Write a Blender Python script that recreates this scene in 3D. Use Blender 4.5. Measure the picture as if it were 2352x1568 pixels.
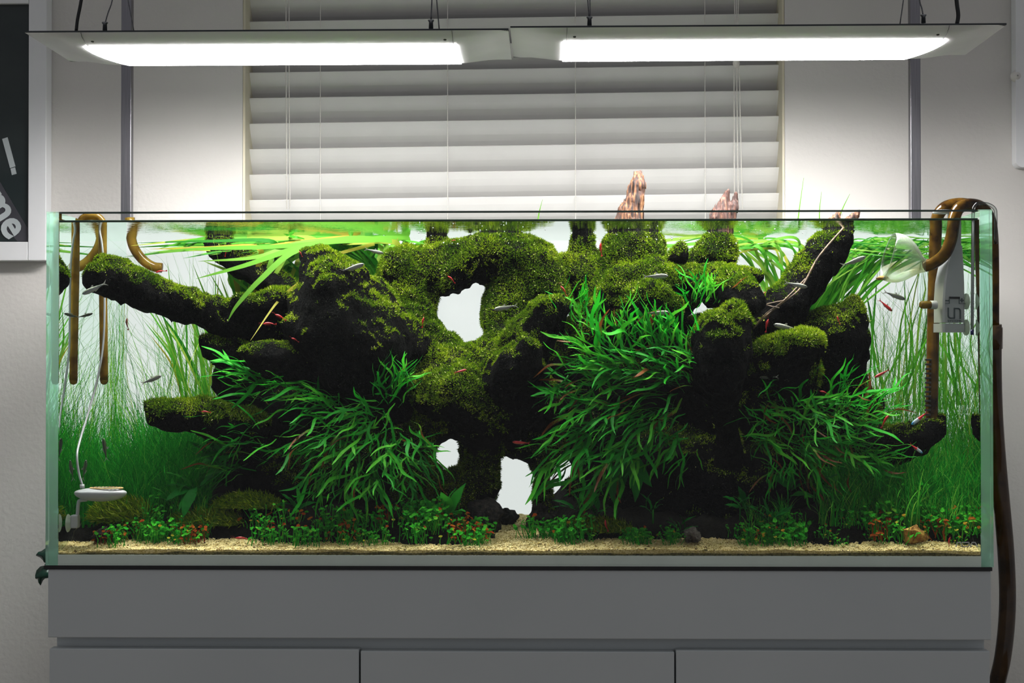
import bpy, bmesh, math, random
import numpy as np
from mathutils import Vector, Matrix

# ------------------------------------------------------------------ clear
for o in list(bpy.data.objects):
    bpy.data.objects.remove(o, do_unlink=True)
scene = bpy.context.scene
COL = scene.collection
random.seed(7)
RNG = np.random.default_rng(11)

# ------------------------------------------------------------------ camera
CX, CD, CZ = 0.0343, 2.05, 0.2574
YAW, PIT, ROL, FPX = 0.01962, 0.01304, -0.00062, 3715.3
_fw = Vector((-math.sin(YAW), math.cos(YAW), 0)); _r = Vector((math.cos(YAW), math.sin(YAW), 0)); _u = Vector((0, 0, 1))
FW = _fw * math.cos(PIT) + _u * math.sin(PIT)
U2 = _u * math.cos(PIT) - _fw * math.sin(PIT)
R3 = _r * math.cos(ROL) + U2 * math.sin(ROL)
U3 = U2 * math.cos(ROL) - _r * math.sin(ROL)
CAMP = Vector((CX, -CD, CZ))
cd = bpy.data.cameras.new('camera')
cd.sensor_fit = 'HORIZONTAL'; cd.sensor_width = 36.0; cd.lens = FPX / 2352 * 36.0
cd.clip_start = 0.05; cd.clip_end = 50
cam = bpy.data.objects.new('camera', cd); COL.objects.link(cam)
M = Matrix.Identity(4)
for i in range(3):
    M[i][0] = R3[i]; M[i][1] = U3[i]; M[i][2] = -FW[i]; M[i][3] = CAMP[i]
cam.matrix_world = M
scene.camera = cam

# ------------------------------------------------------------------ world and exposure
w = bpy.data.worlds.new('room_ambient'); scene.world = w; w.use_nodes = True
bg = w.node_tree.nodes['Background']
bg.inputs['Color'].default_value = (0.95, 0.965, 1.0, 1)
bg.inputs['Strength'].default_value = 0.25
LAMP = 41.0          # radiance of the two hanging lamps
LAMP_W = 2.2         # extra downward beam of each lamp, in watts
SCREEN = 0.76        # radiance of the backlit screen behind the tank
vs = scene.view_settings
vs.view_transform = 'Standard'; vs.look = 'None'; vs.gamma = 1.0; vs.use_curve_mapping = False
vs.exposure = 0.0
try:
    scene.cycles.transparent_max_bounces = 16
    scene.cycles.max_bounces = 5
    scene.cycles.glossy_bounces = 3
    scene.cycles.transmission_bounces = 4
    scene.cycles.diffuse_bounces = 2
    scene.cycles.sample_clamp_indirect = 4.0
    scene.cycles.adaptive_threshold = 0.05
    scene.cycles.use_light_tree = False
except Exception:
    pass

def at(px, py, Y):
    d = FW + R3 * ((px - 1176) / FPX) + U3 * ((784 - py) / FPX)
    return CAMP + d * ((Y + CD) / d.y)
def pr(rpx, Y):
    return rpx * (CD + Y) / FPX

# ------------------------------------------------------------------ materials
def new_mat(name):
    m = bpy.data.materials.new(name); m.use_nodes = True
    nt = m.node_tree
    for n in list(nt.nodes): nt.nodes.remove(n)
    out = nt.nodes.new('ShaderNodeOutputMaterial')
    return m, nt, out
def N(nt, t, **kw):
    n = nt.nodes.new(t)
    for k, v in kw.items():
        if hasattr(n, k) and not k.startswith('i_'): setattr(n, k, v)
    return n
def rgba(c): return (c[0], c[1], c[2], 1)
def noise_fac(nt, scale, detail=4, coord='Object'):
    tc = N(nt, 'ShaderNodeTexCoord'); nz = N(nt, 'ShaderNodeTexNoise')
    nz.inputs['Scale'].default_value = scale; nz.inputs['Detail'].default_value = detail
    nt.links.new(tc.outputs[coord], nz.inputs['Vector'])
    return nz.outputs['Fac'] if 'Fac' in nz.outputs else nz.outputs[0]
def ramp(nt, fac, stops):
    r = N(nt, 'ShaderNodeValToRGB')
    e = r.color_ramp.elements
    while len(e) < len(stops): e.new(0.5)
    for i, (p, c) in enumerate(stops):
        e[i].position = p; e[i].color = rgba(c)
    nt.links.new(fac, r.inputs['Fac'])
    return r.outputs['Color']
def bump(nt, fac, strength, dist=0.002):
    b = N(nt, 'ShaderNodeBump'); b.inputs['Strength'].default_value = strength; b.inputs['Distance'].default_value = dist
    nt.links.new(fac, b.inputs['Height']); return b.outputs['Normal']
def pbr(name, c1, c2=None, scale=40, rough=0.5, metal=0.0, spec=0.5, bmp=0.0, bscale=None, bdist=0.001, lo=0.35, hi=0.65, detail=4):
    m, nt, out = new_mat(name)
    p = N(nt, 'ShaderNodeBsdfPrincipled')
    f = noise_fac(nt, scale, detail)
    col = ramp(nt, f, [(lo, c1), (hi, c2 or c1)])
    nt.links.new(col, p.inputs['Base Color'])
    p.inputs['Roughness'].default_value = rough; p.inputs['Metallic'].default_value = metal
    p.inputs['Specular IOR Level'].default_value = spec
    if bmp:
        fb = noise_fac(nt, bscale or scale, 5)
        nt.links.new(bump(nt, fb, bmp, bdist), p.inputs['Normal'])
    nt.links.new(p.outputs[0], out.inputs[0])
    return m
def glassy(name, tint, ior=1.33, gloss=(1, 1, 1), rough=0.0, bmp=0.0, bscale=30, streak=None, fac_mul=1.0):
    """thin clear surface: see-through, mirror-like where Fresnel says so (total reflection from inside included)"""
    m, nt, out = new_mat(name)
    tr = N(nt, 'ShaderNodeBsdfTransparent'); tr.inputs[0].default_value = rgba(tint)
    gl = N(nt, 'ShaderNodeBsdfGlossy'); gl.inputs['Color'].default_value = rgba(gloss); gl.inputs['Roughness'].default_value = rough
    fr = N(nt, 'ShaderNodeFresnel'); fr.inputs['IOR'].default_value = ior
    mx = N(nt, 'ShaderNodeMixShader')
    if bmp:
        tc = N(nt, 'ShaderNodeTexCoord'); mp = N(nt, 'ShaderNodeMapping'); mp.inputs['Scale'].default_value = (1, 1.6, 1)
        nz = N(nt, 'ShaderNodeTexNoise'); nz.inputs['Scale'].default_value = bscale; nz.inputs['Detail'].default_value = 3
        nt.links.new(tc.outputs['Object'], mp.inputs['Vector']); nt.links.new(mp.outputs[0], nz.inputs['Vector'])
        b = bump(nt, nz.outputs[0], bmp, 0.004)
        nt.links.new(b, gl.inputs['Normal'])
    fo = fr.outputs[0]
    if fac_mul != 1.0:
        mm = N(nt, 'ShaderNodeMath', operation='MULTIPLY'); mm.inputs[1].default_value = fac_mul
        nt.links.new(fo, mm.inputs[0]); fo = mm.outputs[0]
    nt.links.new(fo, mx.inputs[0]); nt.links.new(tr.outputs[0], mx.inputs[1]); nt.links.new(gl.outputs[0], mx.inputs[2])
    nt.links.new(mx.outputs[0], out.inputs[0])
    return m
def leafy(name, stops, trans=0.45, tcol=None, rough=0.4, spec=0.4, attr=True, scale=60, tipcol=None):
    """leaf: colour varies per blade (attribute 'v') or per object; part of the light passes through"""
    m, nt, out = new_mat(name)
    if attr:
        a = N(nt, 'ShaderNodeAttribute'); a.attribute_name = 'v'; f = a.outputs['Fac']
    else:
        oi = N(nt, 'ShaderNodeObjectInfo'); nf = noise_fac(nt, scale, 3)
        mm = N(nt, 'ShaderNodeMath', operation='MULTIPLY_ADD'); mm.inputs[1].default_value = 0.6
        m2 = N(nt, 'ShaderNodeMath', operation='MULTIPLY'); m2.inputs[1].default_value = 0.4
        nt.links.new(nf, m2.inputs[0]); nt.links.new(oi.outputs['Random'], mm.inputs[0]); nt.links.new(m2.outputs[0], mm.inputs[2]); f = mm.outputs[0]
    col = ramp(nt, f, stops)
    if tipcol:
        tc = N(nt, 'ShaderNodeTexCoord'); sx = N(nt, 'ShaderNodeSeparateXYZ'); nt.links.new(tc.outputs['Generated'], sx.inputs[0])
        nf2 = noise_fac(nt, 9, 4, 'Generated')
        ad = N(nt, 'ShaderNodeMath', operation='MULTIPLY_ADD'); ad.inputs[1].default_value = 0.9; nt.links.new(nf2, ad.inputs[0]); nt.links.new(sx.outputs[0], ad.inputs[2])
        rr = ramp(nt, ad.outputs[0], [(0.86, (0, 0, 0)), (1.0, (1, 1, 1))])
        mxc = N(nt, 'ShaderNodeMixRGB'); mxc.inputs[2].default_value = rgba(tipcol)
        nt.links.new(rr, mxc.inputs[0]); nt.links.new(col, mxc.inputs[1]); col = mxc.outputs[0]
    if spec < 0.11:
        p = N(nt, 'ShaderNodeBsdfDiffuse')
    else:
        p = N(nt, 'ShaderNodeBsdfPrincipled'); p.inputs['Roughness'].default_value = rough; p.inputs['Specular IOR Level'].default_value = spec
    t = N(nt, 'ShaderNodeBsdfTranslucent'); mx = N(nt, 'ShaderNodeMixShader'); mx.inputs[0].default_value = trans
    nt.links.new(col, p.inputs[0])
    if tcol:
        mt = N(nt, 'ShaderNodeMixRGB', blend_type='MULTIPLY'); mt.inputs[0].default_value = 1; mt.inputs[2].default_value = rgba(tcol)
        nt.links.new(col, mt.inputs[1]); nt.links.new(mt.outputs[0], t.inputs[0])
    else:
        nt.links.new(col, t.inputs[0])
    nt.links.new(p.outputs[0], mx.inputs[1]); nt.links.new(t.outputs[0], mx.inputs[2]); nt.links.new(mx.outputs[0], out.inputs[0])
    return m
def emit(name, col, s, diff=None):
    m, nt, out = new_mat(name)
    e = N(nt, 'ShaderNodeEmission'); e.inputs[0].default_value = rgba(col); e.inputs[1].default_value = s
    if diff:
        d = N(nt, 'ShaderNodeBsdfDiffuse'); d.inputs[0].default_value = rgba(diff); a = N(nt, 'ShaderNodeAddShader')
        nt.links.new(e.outputs[0], a.inputs[0]); nt.links.new(d.outputs[0], a.inputs[1]); nt.links.new(a.outputs[0], out.inputs[0])
    else:
        nt.links.new(e.outputs[0], out.inputs[0])
    return m
def translucent_mix(name, col, fac=0.5, rough=0.2, through=0.0, tint=(1, 1, 1)):
    m, nt, out = new_mat(name)
    f = noise_fac(nt, 25, 3); c = ramp(nt, f, [(0.3, [x * 0.93 for x in col]), (0.7, col)])
    p = N(nt, 'ShaderNodeBsdfPrincipled'); p.inputs['Roughness'].default_value = rough
    t = N(nt, 'ShaderNodeBsdfTranslucent'); mx = N(nt, 'ShaderNodeMixShader'); mx.inputs[0].default_value = fac
    nt.links.new(c, p.inputs['Base Color']); nt.links.new(c, t.inputs[0])
    nt.links.new(p.outputs[0], mx.inputs[1]); nt.links.new(t.outputs[0], mx.inputs[2])
    sh = mx.outputs[0]
    if through:
        tr = N(nt, 'ShaderNodeBsdfTransparent'); tr.inputs[0].default_value = rgba(tint)
        m2 = N(nt, 'ShaderNodeMixShader'); m2.inputs[0].default_value = through
        nt.links.new(sh, m2.inputs[1]); nt.links.new(tr.outputs[0], m2.inputs[2]); sh = m2.outputs[0]
    nt.links.new(sh, out.inputs[0])
    return m

MT = {}
MT['wall'] = pbr('wall_paint', (0.63, 0.605, 0.575), (0.66, 0.635, 0.605), 3, 0.75, spec=0.2, bmp=0.35, bscale=130, bdist=0.002)
MT['white'] = pbr('white_lacquer', (0.74, 0.74, 0.75), (0.78, 0.78, 0.79), 8, 0.4, spec=0.3)
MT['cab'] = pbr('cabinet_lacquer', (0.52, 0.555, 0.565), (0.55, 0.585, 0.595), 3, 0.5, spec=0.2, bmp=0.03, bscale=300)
MT['slat'] = pbr('slat_white', (0.70, 0.685, 0.66), (0.73, 0.715, 0.69), 20, 0.35, spec=0.3)
MT['cord'] = pbr('cord_white', (0.72, 0.68, 0.62), (0.8, 0.77, 0.72), 300, 0.8)
MT['jamb'] = pbr('jamb_cream', (0.62, 0.57, 0.42), (0.66, 0.61, 0.47), 20, 0.6)
MT['darkglass'] = pbr('night_glass', (0.012, 0.02, 0.02), (0.016, 0.026, 0.026), 3, 0.06, spec=0.5)
MT['floor'] = pbr('floor_wood', (0.22, 0.17, 0.12), (0.3, 0.23, 0.17), 6, 0.5)
MT['alu'] = pbr('brushed_aluminium', (0.22, 0.21, 0.235), (0.30, 0.29, 0.315), 400, 0.33, metal=1.0)
def brushed():
    m, nt, out = new_mat('brushed_aluminium_post')
    tc = N(nt, 'ShaderNodeTexCoord'); mp = N(nt, 'ShaderNodeMapping'); mp.inputs['Scale'].default_value = (1500, 1500, 14)
    nz = N(nt, 'ShaderNodeTexNoise'); nz.inputs['Scale'].default_value = 1.0; nz.inputs['Detail'].default_value = 3
    nt.links.new(tc.outputs['Object'], mp.inputs[0]); nt.links.new(mp.outputs[0], nz.inputs['Vector'])
    c = ramp(nt, nz.outputs[0], [(0.3, (0.20, 0.195, 0.215)), (0.7, (0.30, 0.29, 0.315))])
    p = N(nt, 'ShaderNodeBsdfPrincipled'); p.inputs['Metallic'].default_value = 1.0; p.inputs['Roughness'].default_value = 0.36
    nt.links.new(c, p.inputs['Base Color']); nt.links.new(p.outputs[0], out.inputs[0]); return m
MT['post'] = brushed()
MT['black'] = pbr('black_rubber', (0.008, 0.009, 0.010), (0.014, 0.015, 0.016), 60, 0.6)
MT['steel'] = pbr('steel_wire', (0.10, 0.10, 0.11), (0.16, 0.16, 0.17), 300, 0.4, metal=1.0)
MT['chrome'] = pbr('grip_metal', (0.25, 0.26, 0.27), (0.35, 0.36, 0.37), 80, 0.25, metal=1.0)
MT['lampgrey'] = pbr('lamp_shell', (0.66, 0.65, 0.67), (0.70, 0.69, 0.71), 15, 0.35, spec=0.4)
MT['lampdark'] = pbr('lamp_top_edge', (0.02, 0.025, 0.03), (0.03, 0.035, 0.04), 30, 0.5)
MT['diffuser'] = emit('lamp_diffuser_light', (1.0, 0.985, 0.97), LAMP)
MT['screen'] = emit('backlit_screen', (0.97, 1.0, 0.985), SCREEN, (0.10, 0.10, 0.10))
MT['glass'] = glassy('clear_glass', (0.996, 1.0, 0.998), 1.08)
MT['waterfront'] = glassy('water_front', (0.99, 1.0, 0.995), 1.33)
MT['sideglass'] = glassy('clear_side_glass', (0.97, 1.0, 0.988), 1.02)
MT['edge'] = translucent_mix('polished_glass_edge', (0.84, 1.0, 0.94), 0.6, 0.15, 0.72, (0.80, 1.0, 0.92))
MT['sidetir'] = glassy('clear_side_glass_outer', (0.97, 1.0, 0.988), 1.33, gloss=(0.86, 1.0, 0.94))
MT['edge_b'] = translucent_mix('polished_bottom_edge', (0.88, 0.96, 0.85), 0.05, 0.3)
MT['edge_d'] = pbr('glass_top_edge', (0.045, 0.075, 0.06), (0.07, 0.10, 0.085), 30, 0.2)
MT['water'] = glassy('water_body', (0.99, 1.0, 0.995), 1.33, gloss=(0.90, 1.0, 0.95), bmp=0.0)
MT['watertop'] = glassy('water_surface', (0.99, 1.0, 0.995), 1.33, gloss=(0.96, 1.0, 0.97), bmp=0.10, bscale=55)
MT['menis'] = pbr('refraction_dark_line', (0.02, 0.045, 0.03), (0.04, 0.07, 0.045), 60, 0.15)  # dark colour stands in for light bent at the meniscus
MT['wood_plain'] = pbr('wet_dark_driftwood', (0.0010, 0.0010, 0.0011), (0.0075, 0.0065, 0.005), 140, 0.6, spec=0.15, bmp=0.7, bscale=180, bdist=0.003)
def speckled_wood():
    m, nt, out = new_mat('wet_speckled_driftwood')
    c = ramp(nt, noise_fac(nt, 140, 4), [(0.35, (0.0003, 0.0004, 0.0005)), (0.65, (0.0030, 0.0027, 0.0022))])
    sp = ramp(nt, noise_fac(nt, 780, 2), [(0.66, (0, 0, 0)), (0.75, (1, 1, 1))])
    mx = N(nt, 'ShaderNodeMixRGB'); mx.inputs[2].default_value = (0.085, 0.09, 0.075, 1); nt.links.new(sp, mx.inputs[0]); nt.links.new(c, mx.inputs[1])
    p = N(nt, 'ShaderNodeBsdfPrincipled'); p.inputs['Roughness'].default_value = 0.85; p.inputs['Specular IOR Level'].default_value = 0.04
    nt.links.new(mx.outputs[0], p.inputs['Base Color']); nt.links.new(bump(nt, noise_fac(nt, 260, 5), 0.8, 0.003), p.inputs['Normal'])
    nt.links.new(p.outputs[0], out.inputs[0]); return m
MT['wood'] = speckled_wood()
MT['wood_brown'] = pbr('brown_driftwood', (0.05, 0.028, 0.015), (0.20, 0.13, 0.07), 70, 0.6, bmp=0.7, bscale=120, bdist=0.003)  # lighter brown wood for the hanging roots
MT['rock'] = pbr('dark_stone', (0.004, 0.004, 0.004), (0.035, 0.030, 0.024), 180, 0.75, spec=0.15, bmp=1.0, bscale=260, bdist=0.003)
MT['ochre'] = pbr('ochre_stone', (0.22, 0.06, 0.006), (0.68, 0.40, 0.08), 130, 0.8, bmp=1.0, bscale=220, bdist=0.003)
MT['greystone'] = pbr('grey_brown_stone', (0.05, 0.035, 0.03), (0.16, 0.14, 0.12), 150, 0.8, bmp=1.0, bscale=240, bdist=0.003)
MT['soil'] = pbr('dark_soil', (0.003, 0.003, 0.002), (0.010, 0.009, 0.006), 300, 0.9, spec=0.1, bmp=0.8, bscale=500, bdist=0.002)
MT['sand'] = pbr('pale_sand', (0.50, 0.37, 0.10), (0.85, 0.72, 0.36), 500, 0.8, bmp=0.8, bscale=650, bdist=0.0016, detail=2)
MT['sand_low'] = pbr('algae_tinted_gravel', (0.055, 0.05, 0.012), (0.24, 0.20, 0.06), 420, 0.8, bmp=0.6, bscale=600, detail=2)
MT['moss'] = leafy('moss', [(0.0, (0.024, 0.070, 0.003)), (0.45, (0.115, 0.210, 0.006)), (0.85, (0.33, 0.42, 0.012)), (1.0, (0.68, 0.72, 0.22))], 0.35, rough=0.7, spec=0.05)
MT['fern'] = leafy('narrow_fern_leaf', [(0.15, (0.003, 0.14, 0.008)), (0.55, (0.02, 0.34, 0.014)), (0.9, (0.14, 0.50, 0.03))], 0.3, attr=False, rough=0.5, spec=0.12)
MT['fern_b'] = leafy('browning_fern_leaf', [(0.15, (0.03, 0.17, 0.01)), (0.85, (0.14, 0.36, 0.02))], 0.3, attr=False, spec=0.12, tipcol=(0.15, 0.045, 0.010))
MT['val'] = leafy('tape_grass_leaf', [(0.0, (0.008, 0.15, 0.006)), (0.45, (0.07, 0.32, 0.015)), (0.75, (0.20, 0.42, 0.05)), (1.0, (0.36, 0.30, 0.03))], 0.45, rough=0.5, spec=0.15)
MT['grass'] = leafy('fine_grass', [(0.0, (0.006, 0.16, 0.012)), (0.5, (0.08, 0.36, 0.02)), (0.85, (0.28, 0.52, 0.06)), (1.0, (0.48, 0.46, 0.06))], 0.5, rough=0.6, spec=0.1)
MT['lowgrass'] = leafy('low_grass', [(0.0, (0.004, 0.13, 0.014)), (0.6, (0.03, 0.38, 0.025)), (1.0, (0.28, 0.66, 0.07))], 0.4, rough=0.45, spec=0.05)
MT['broad'] = leafy('broad_leaf', [(0.1, (0.004, 0.10, 0.012)), (0.6, (0.01, 0.24, 0.02)), (0.95, (0.05, 0.38, 0.03))], 0.35, attr=False, rough=0.45, spec=0.15)
MT['broad_l'] = leafy('light_broad_leaf', [(0.1, (0.01, 0.30, 0.02)), (0.9, (0.08, 0.55, 0.04))], 0.35, attr=False, rough=0.45, spec=0.15)
MT['clover'] = leafy('tiny_round_leaves', [(0.0, (0.01, 0.26, 0.015)), (0.5, (0.08, 0.48, 0.03)), (0.78, (0.40, 0.60, 0.05)), (0.9, (0.5, 0.22, 0.02)), (1.0, (0.34, 0.05, 0.012))], 0.35, rough=0.45, spec=0.05)
MT['redplant'] = leafy('red_tiny_leaves', [(0.0, (0.25, 0.04, 0.01)), (0.5, (0.42, 0.12, 0.015)), (0.8, (0.5, 0.4, 0.04)), (1.0, (0.1, 0.36, 0.02))], 0.35, rough=0.45, spec=0.05)
MT['ivy'] = pbr('ivy_leaf', (0.002, 0.030, 0.018), (0.004, 0.048, 0.028), 20, 0.35)
MT['dev'] = pbr('device_plastic', (0.32, 0.33, 0.335), (0.36, 0.37, 0.375), 10, 0.35)
MT['devgrey'] = pbr('device_grey_face', (0.30, 0.32, 0.32), (0.34, 0.36, 0.36), 10, 0.4)
MT['print'] = pbr('dark_print', (0.05, 0.07, 0.075), (0.06, 0.08, 0.085), 10, 0.5)
MT['suction'] = translucent_mix('suction_cup', (0.45, 0.52, 0.42), 0.4, 0.3)
MT['poster'] = pbr('poster_black', (0.010, 0.018, 0.019), (0.022, 0.030, 0.030), 12, 0.35)
MT['poster_band'] = pbr('poster_band', (0.035, 0.035, 0.042), (0.075, 0.072, 0.085), 9, 0.35)
MT['poster_ink'] = pbr('poster_ink', (0.42, 0.46, 0.47), (0.50, 0.54, 0.55), 12, 0.4)
MT['etch'] = pbr('etched_mark', (0.62, 0.64, 0.60), (0.7, 0.72, 0.68), 30, 0.6)
MT['blue'] = pbr('thermometer_blue', (0.012, 0.012, 0.09), (0.016, 0.016, 0.12), 40, 0.2)
MT['therm'] = glassy('thermometer_glass', (0.80, 0.83, 0.82), 1.5)
MT['mat'] = MT['black']
def tubeglass(name, c1, c2, through, scale=60):
    m, nt, out = new_mat(name)
    f = noise_fac(nt, scale, 5); c = ramp(nt, f, [(0.35, c1), (0.62, c2)])
    tr = N(nt, 'ShaderNodeBsdfTransparent'); nt.links.new(c, tr.inputs[0])
    p = N(nt, 'ShaderNodeBsdfPrincipled'); p.inputs['Roughness'].default_value = 0.12; nt.links.new(c, p.inputs['Base Color'])
    mx = N(nt, 'ShaderNodeMixShader'); mx.inputs[0].default_value = through
    nt.links.new(p.outputs[0], mx.inputs[1]); nt.links.new(tr.outputs[0], mx.inputs[2]); nt.links.new(mx.outputs[0], out.inputs[0])
    return m
MT['pipe_r'] = tubeglass('algae_brown_pipe', (0.03, 0.012, 0.003), (0.17, 0.085, 0.010), 0.45, 45)
MT['pipe_l'] = tubeglass('algae_amber_pipe', (0.16, 0.08, 0.010), (0.40, 0.26, 0.04), 0.62, 45)
MT['hose'] = tubeglass('brown_hose', (0.02, 0.010, 0.004), (0.06, 0.030, 0.010), 0.05, 25)
MT['bell'] = None
def bellglass():
    m, nt, out = new_mat('clear_bell_glass')
    lw = N(nt, 'ShaderNodeLayerWeight'); lw.inputs[0].default_value = 0.35
    f = noise_fac(nt, 40, 4); c = ramp(nt, f, [(0.45, (0.95, 0.98, 0.93)), (0.75, (0.80, 0.78, 0.5))])
    tr = N(nt, 'ShaderNodeBsdfTransparent'); nt.links.new(c, tr.inputs[0])
    gl = N(nt, 'ShaderNodeBsdfPrincipled'); gl.inputs['Base Color'].default_value = (0.5, 0.58, 0.48, 1); gl.inputs['Roughness'].default_value = 0.08
    mx = N(nt, 'ShaderNodeMixShader'); nt.links.new(lw.outputs['Facing'], mx.inputs[0]); nt.links.new(tr.outputs[0], mx.inputs[1]); nt.links.new(gl.outputs[0], mx.inputs[2])
    nt.links.new(mx.outputs[0], out.inputs[0]); return m
MT['bell'] = bellglass()

# ------------------------------------------------------------------ mesh helpers
def link(o, parent=None):
    COL.objects.link(o)
    if parent is not None: o.parent = parent
    return o
def fast_mesh(name, V, F, attr=None, smooth=False):
    V = np.asarray(V, dtype=np.float32).reshape(-1, 3); F = np.asarray(F, dtype=np.int32)
    me = bpy.data.meshes.new(name); k = F.shape[1]; n = F.shape[0]
    me.vertices.add(len(V)); me.vertices.foreach_set('co', V.ravel())
    me.loops.add(n * k); me.loops.foreach_set('vertex_index', F.ravel())
    me.polygons.add(n); me.polygons.foreach_set('loop_start', np.arange(0, n * k, k, dtype=np.int32))
    try: me.polygons.foreach_set('loop_total', np.full(n, k, dtype=np.int32))
    except Exception: pass
    me.update(calc_edges=True)
    if smooth: me.polygons.foreach_set('use_smooth', np.ones(n, dtype=bool))
    if attr is not None:
        a = me.attributes.new('v', 'FLOAT', 'POINT'); a.data.foreach_set('value', np.asarray(attr, dtype=np.float32).ravel())
    return me
def mobj(name, me, mat, parent=None):
    if mat is not None and len(me.materials) == 0: me.materials.append(mat)
    return link(bpy.data.objects.new(name, me), parent)
def bm_obj(name, bm, mat, parent=None, smooth=False):
    bmesh.ops.recalc_face_normals(bm, faces=bm.faces)
    me = bpy.data.meshes.new(name); bm.to_mesh(me); bm.free()
    if smooth:
        for p in me.polygons: p.use_smooth = True
    return mobj(name, me, mat, parent)
def tag(o, label, cat, group=None, kind=None):
    o['label'] = label; o['category'] = cat
    if group: o['group'] = group
    if kind: o['kind'] = kind
    return o
def struct(o):
    o['kind'] = 'structure'; return o
def thing(name, label, cat, loc=(0, 0, 0), group=None):
    o = bpy.data.objects.new(name, None); o.empty_display_size = 0.01; o.location = loc; link(o)
    return tag(o, label, cat, group)
def local(root, pts):
    l = Vector(root.location)
    return [Vector(p) - l for p in pts]
def add_box(bm, x0, x1, y0, y1, z0, z1, bev=0.0):
    vs_ = [bm.verts.new((x, y, z)) for x in (x0, x1) for y in (y0, y1) for z in (z0, z1)]
    fs = []
    for idx in ((0, 1, 3, 2), (4, 6, 7, 5), (0, 4, 5, 1), (2, 3, 7, 6), (0, 2, 6, 4), (1, 5, 7, 3)):
        fs.append(bm.faces.new([vs_[i] for i in idx]))
    if bev:
        es = list({e for f in fs for e in f.edges})
        bmesh.ops.bevel(bm, geom=es, offset=bev, segments=2, affect='EDGES', profile=0.5)
def box(name, x0, x1, y0, y1, z0, z1, mat, parent=None, bev=0.0, origin=(0, 0, 0)):
    bm = bmesh.new(); o = origin
    add_box(bm, x0 - o[0], x1 - o[0], y0 - o[1], y1 - o[1], z0 - o[2], z1 - o[2], bev)
    return bm_obj(name, bm, mat, parent)
def catmull(P, n):
    P = [Vector(p) for p in P]
    if len(P) == 2: return [P[0].lerp(P[1], i / n) for i in range(n + 1)]
    Q = [P[0] * 2 - P[1]] + P + [P[-1] * 2 - P[-2]]
    out = []
    segs = len(P) - 1
    for s in range(segs):
        a, b, c, d = Q[s:s + 4]
        for i in range(n):
            t = i / n
            out.append(0.5 * ((2 * b) + (c - a) * t + (2 * a - 5 * b + 4 * c - d) * t * t + (3 * b - a - 3 * c + d) * t ** 3))
    out.append(P[-1]); return out
def add_tube(bm, pts, rad, seg=10, caps=True):
    pts = [Vector(p) for p in pts]; n = len(pts)
    rads = rad if isinstance(rad, (list, tuple)) else [rad] * n
    T = (pts[1] - pts[0]).normalized(); A = T.orthogonal().normalized()
    rings = []
    for i in range(n):
        t = (pts[min(i + 1, n - 1)] - pts[max(i - 1, 0)]).normalized()
        A = (A - t * A.dot(t)); A = A.normalized() if A.length > 1e-9 else t.orthogonal().normalized()
        B = t.cross(A)
        rings.append([bm.verts.new(pts[i] + (A * math.cos(k / seg * math.tau) + B * math.sin(k / seg * math.tau)) * rads[i]) for k in range(seg)])
    for i in range(n - 1):
        for k in range(seg):
            bm.faces.new((rings[i][k], rings[i][(k + 1) % seg], rings[i + 1][(k + 1) % seg], rings[i + 1][k]))
    if caps:
        bm.faces.new(rings[0][::-1]); bm.faces.new(rings[-1])
def tube(name, pts, rad, mat, parent=None, seg=10, caps=True, n=0):
    bm = bmesh.new()
    if n: pts = catmull(pts, n)
    add_tube(bm, pts, rad, seg, caps)
    return bm_obj(name, bm, mat, parent, True)
def lathe(bm, prof, origin, axis, seg=24):
    axis = Vector(axis).normalized(); A = axis.orthogonal().normalized(); B = axis.cross(A); o = Vector(origin)
    rings = [[bm.verts.new(o + axis * h + (A * math.cos(k / seg * math.tau) + B * math.sin(k / seg * math.tau)) * r) for k in range(seg)] for h, r in prof]
    for i in range(len(rings) - 1):
        for k in range(seg):
            bm.faces.new((rings[i][k], rings[i][(k + 1) % seg], rings[i + 1][(k + 1) % seg], rings[i + 1][k]))
    return rings
def stroke(name, pts, width, y, depth, mat, parent=None):
    """flat polyline mark in the xz plane (pts: (x,z)), extruded a little"""
    bm = bmesh.new()
    for a, b in zip(pts[:-1], pts[1:]):
        d = Vector((b[0] - a[0], b[1] - a[1])); L = d.length
        if L < 1e-9: continue
        d /= L; n = Vector((-d.y, d.x)) * width / 2; a2 = Vector(a) - d * width * 0.3; b2 = Vector(b) + d * width * 0.3
        q = [a2 + n, a2 - n, b2 - n, b2 + n]
        f = [bm.verts.new((p.x, y, p.y)) for p in q]; g = [bm.verts.new((p.x, y + depth, p.y)) for p in q]
        bm.faces.new(f); bm.faces.new(g[::-1])
        for i in range(4): bm.faces.new((f[i], g[i], g[(i + 1) % 4], f[(i + 1) % 4]))
    return bm_obj(name, bm, mat, parent)
def text_mesh(name, body, size, mat, parent, loc, rot, offset=0.0, ext=0.0003):
    cu = bpy.data.curves.new(name, 'FONT'); cu.body = body; cu.size = size; cu.extrude = ext; cu.offset = offset
    cu.align_x = 'CENTER'; cu.align_y = 'CENTER'; cu.resolution_u = 4
    tmp = bpy.data.objects.new(name + '_curve', cu); COL.objects.link(tmp)
    dg = bpy.context.evaluated_depsgraph_get(); dg.update()
    me = bpy.data.meshes.new_from_object(tmp.evaluated_get(dg))
    bpy.data.objects.remove(tmp, do_unlink=True)
    me.name = name; me.materials.clear(); me.materials.append(mat)
    o = bpy.data.objects.new(name, me); link(o, parent); o.location = loc; o.rotation_euler = rot
    return o

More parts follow.
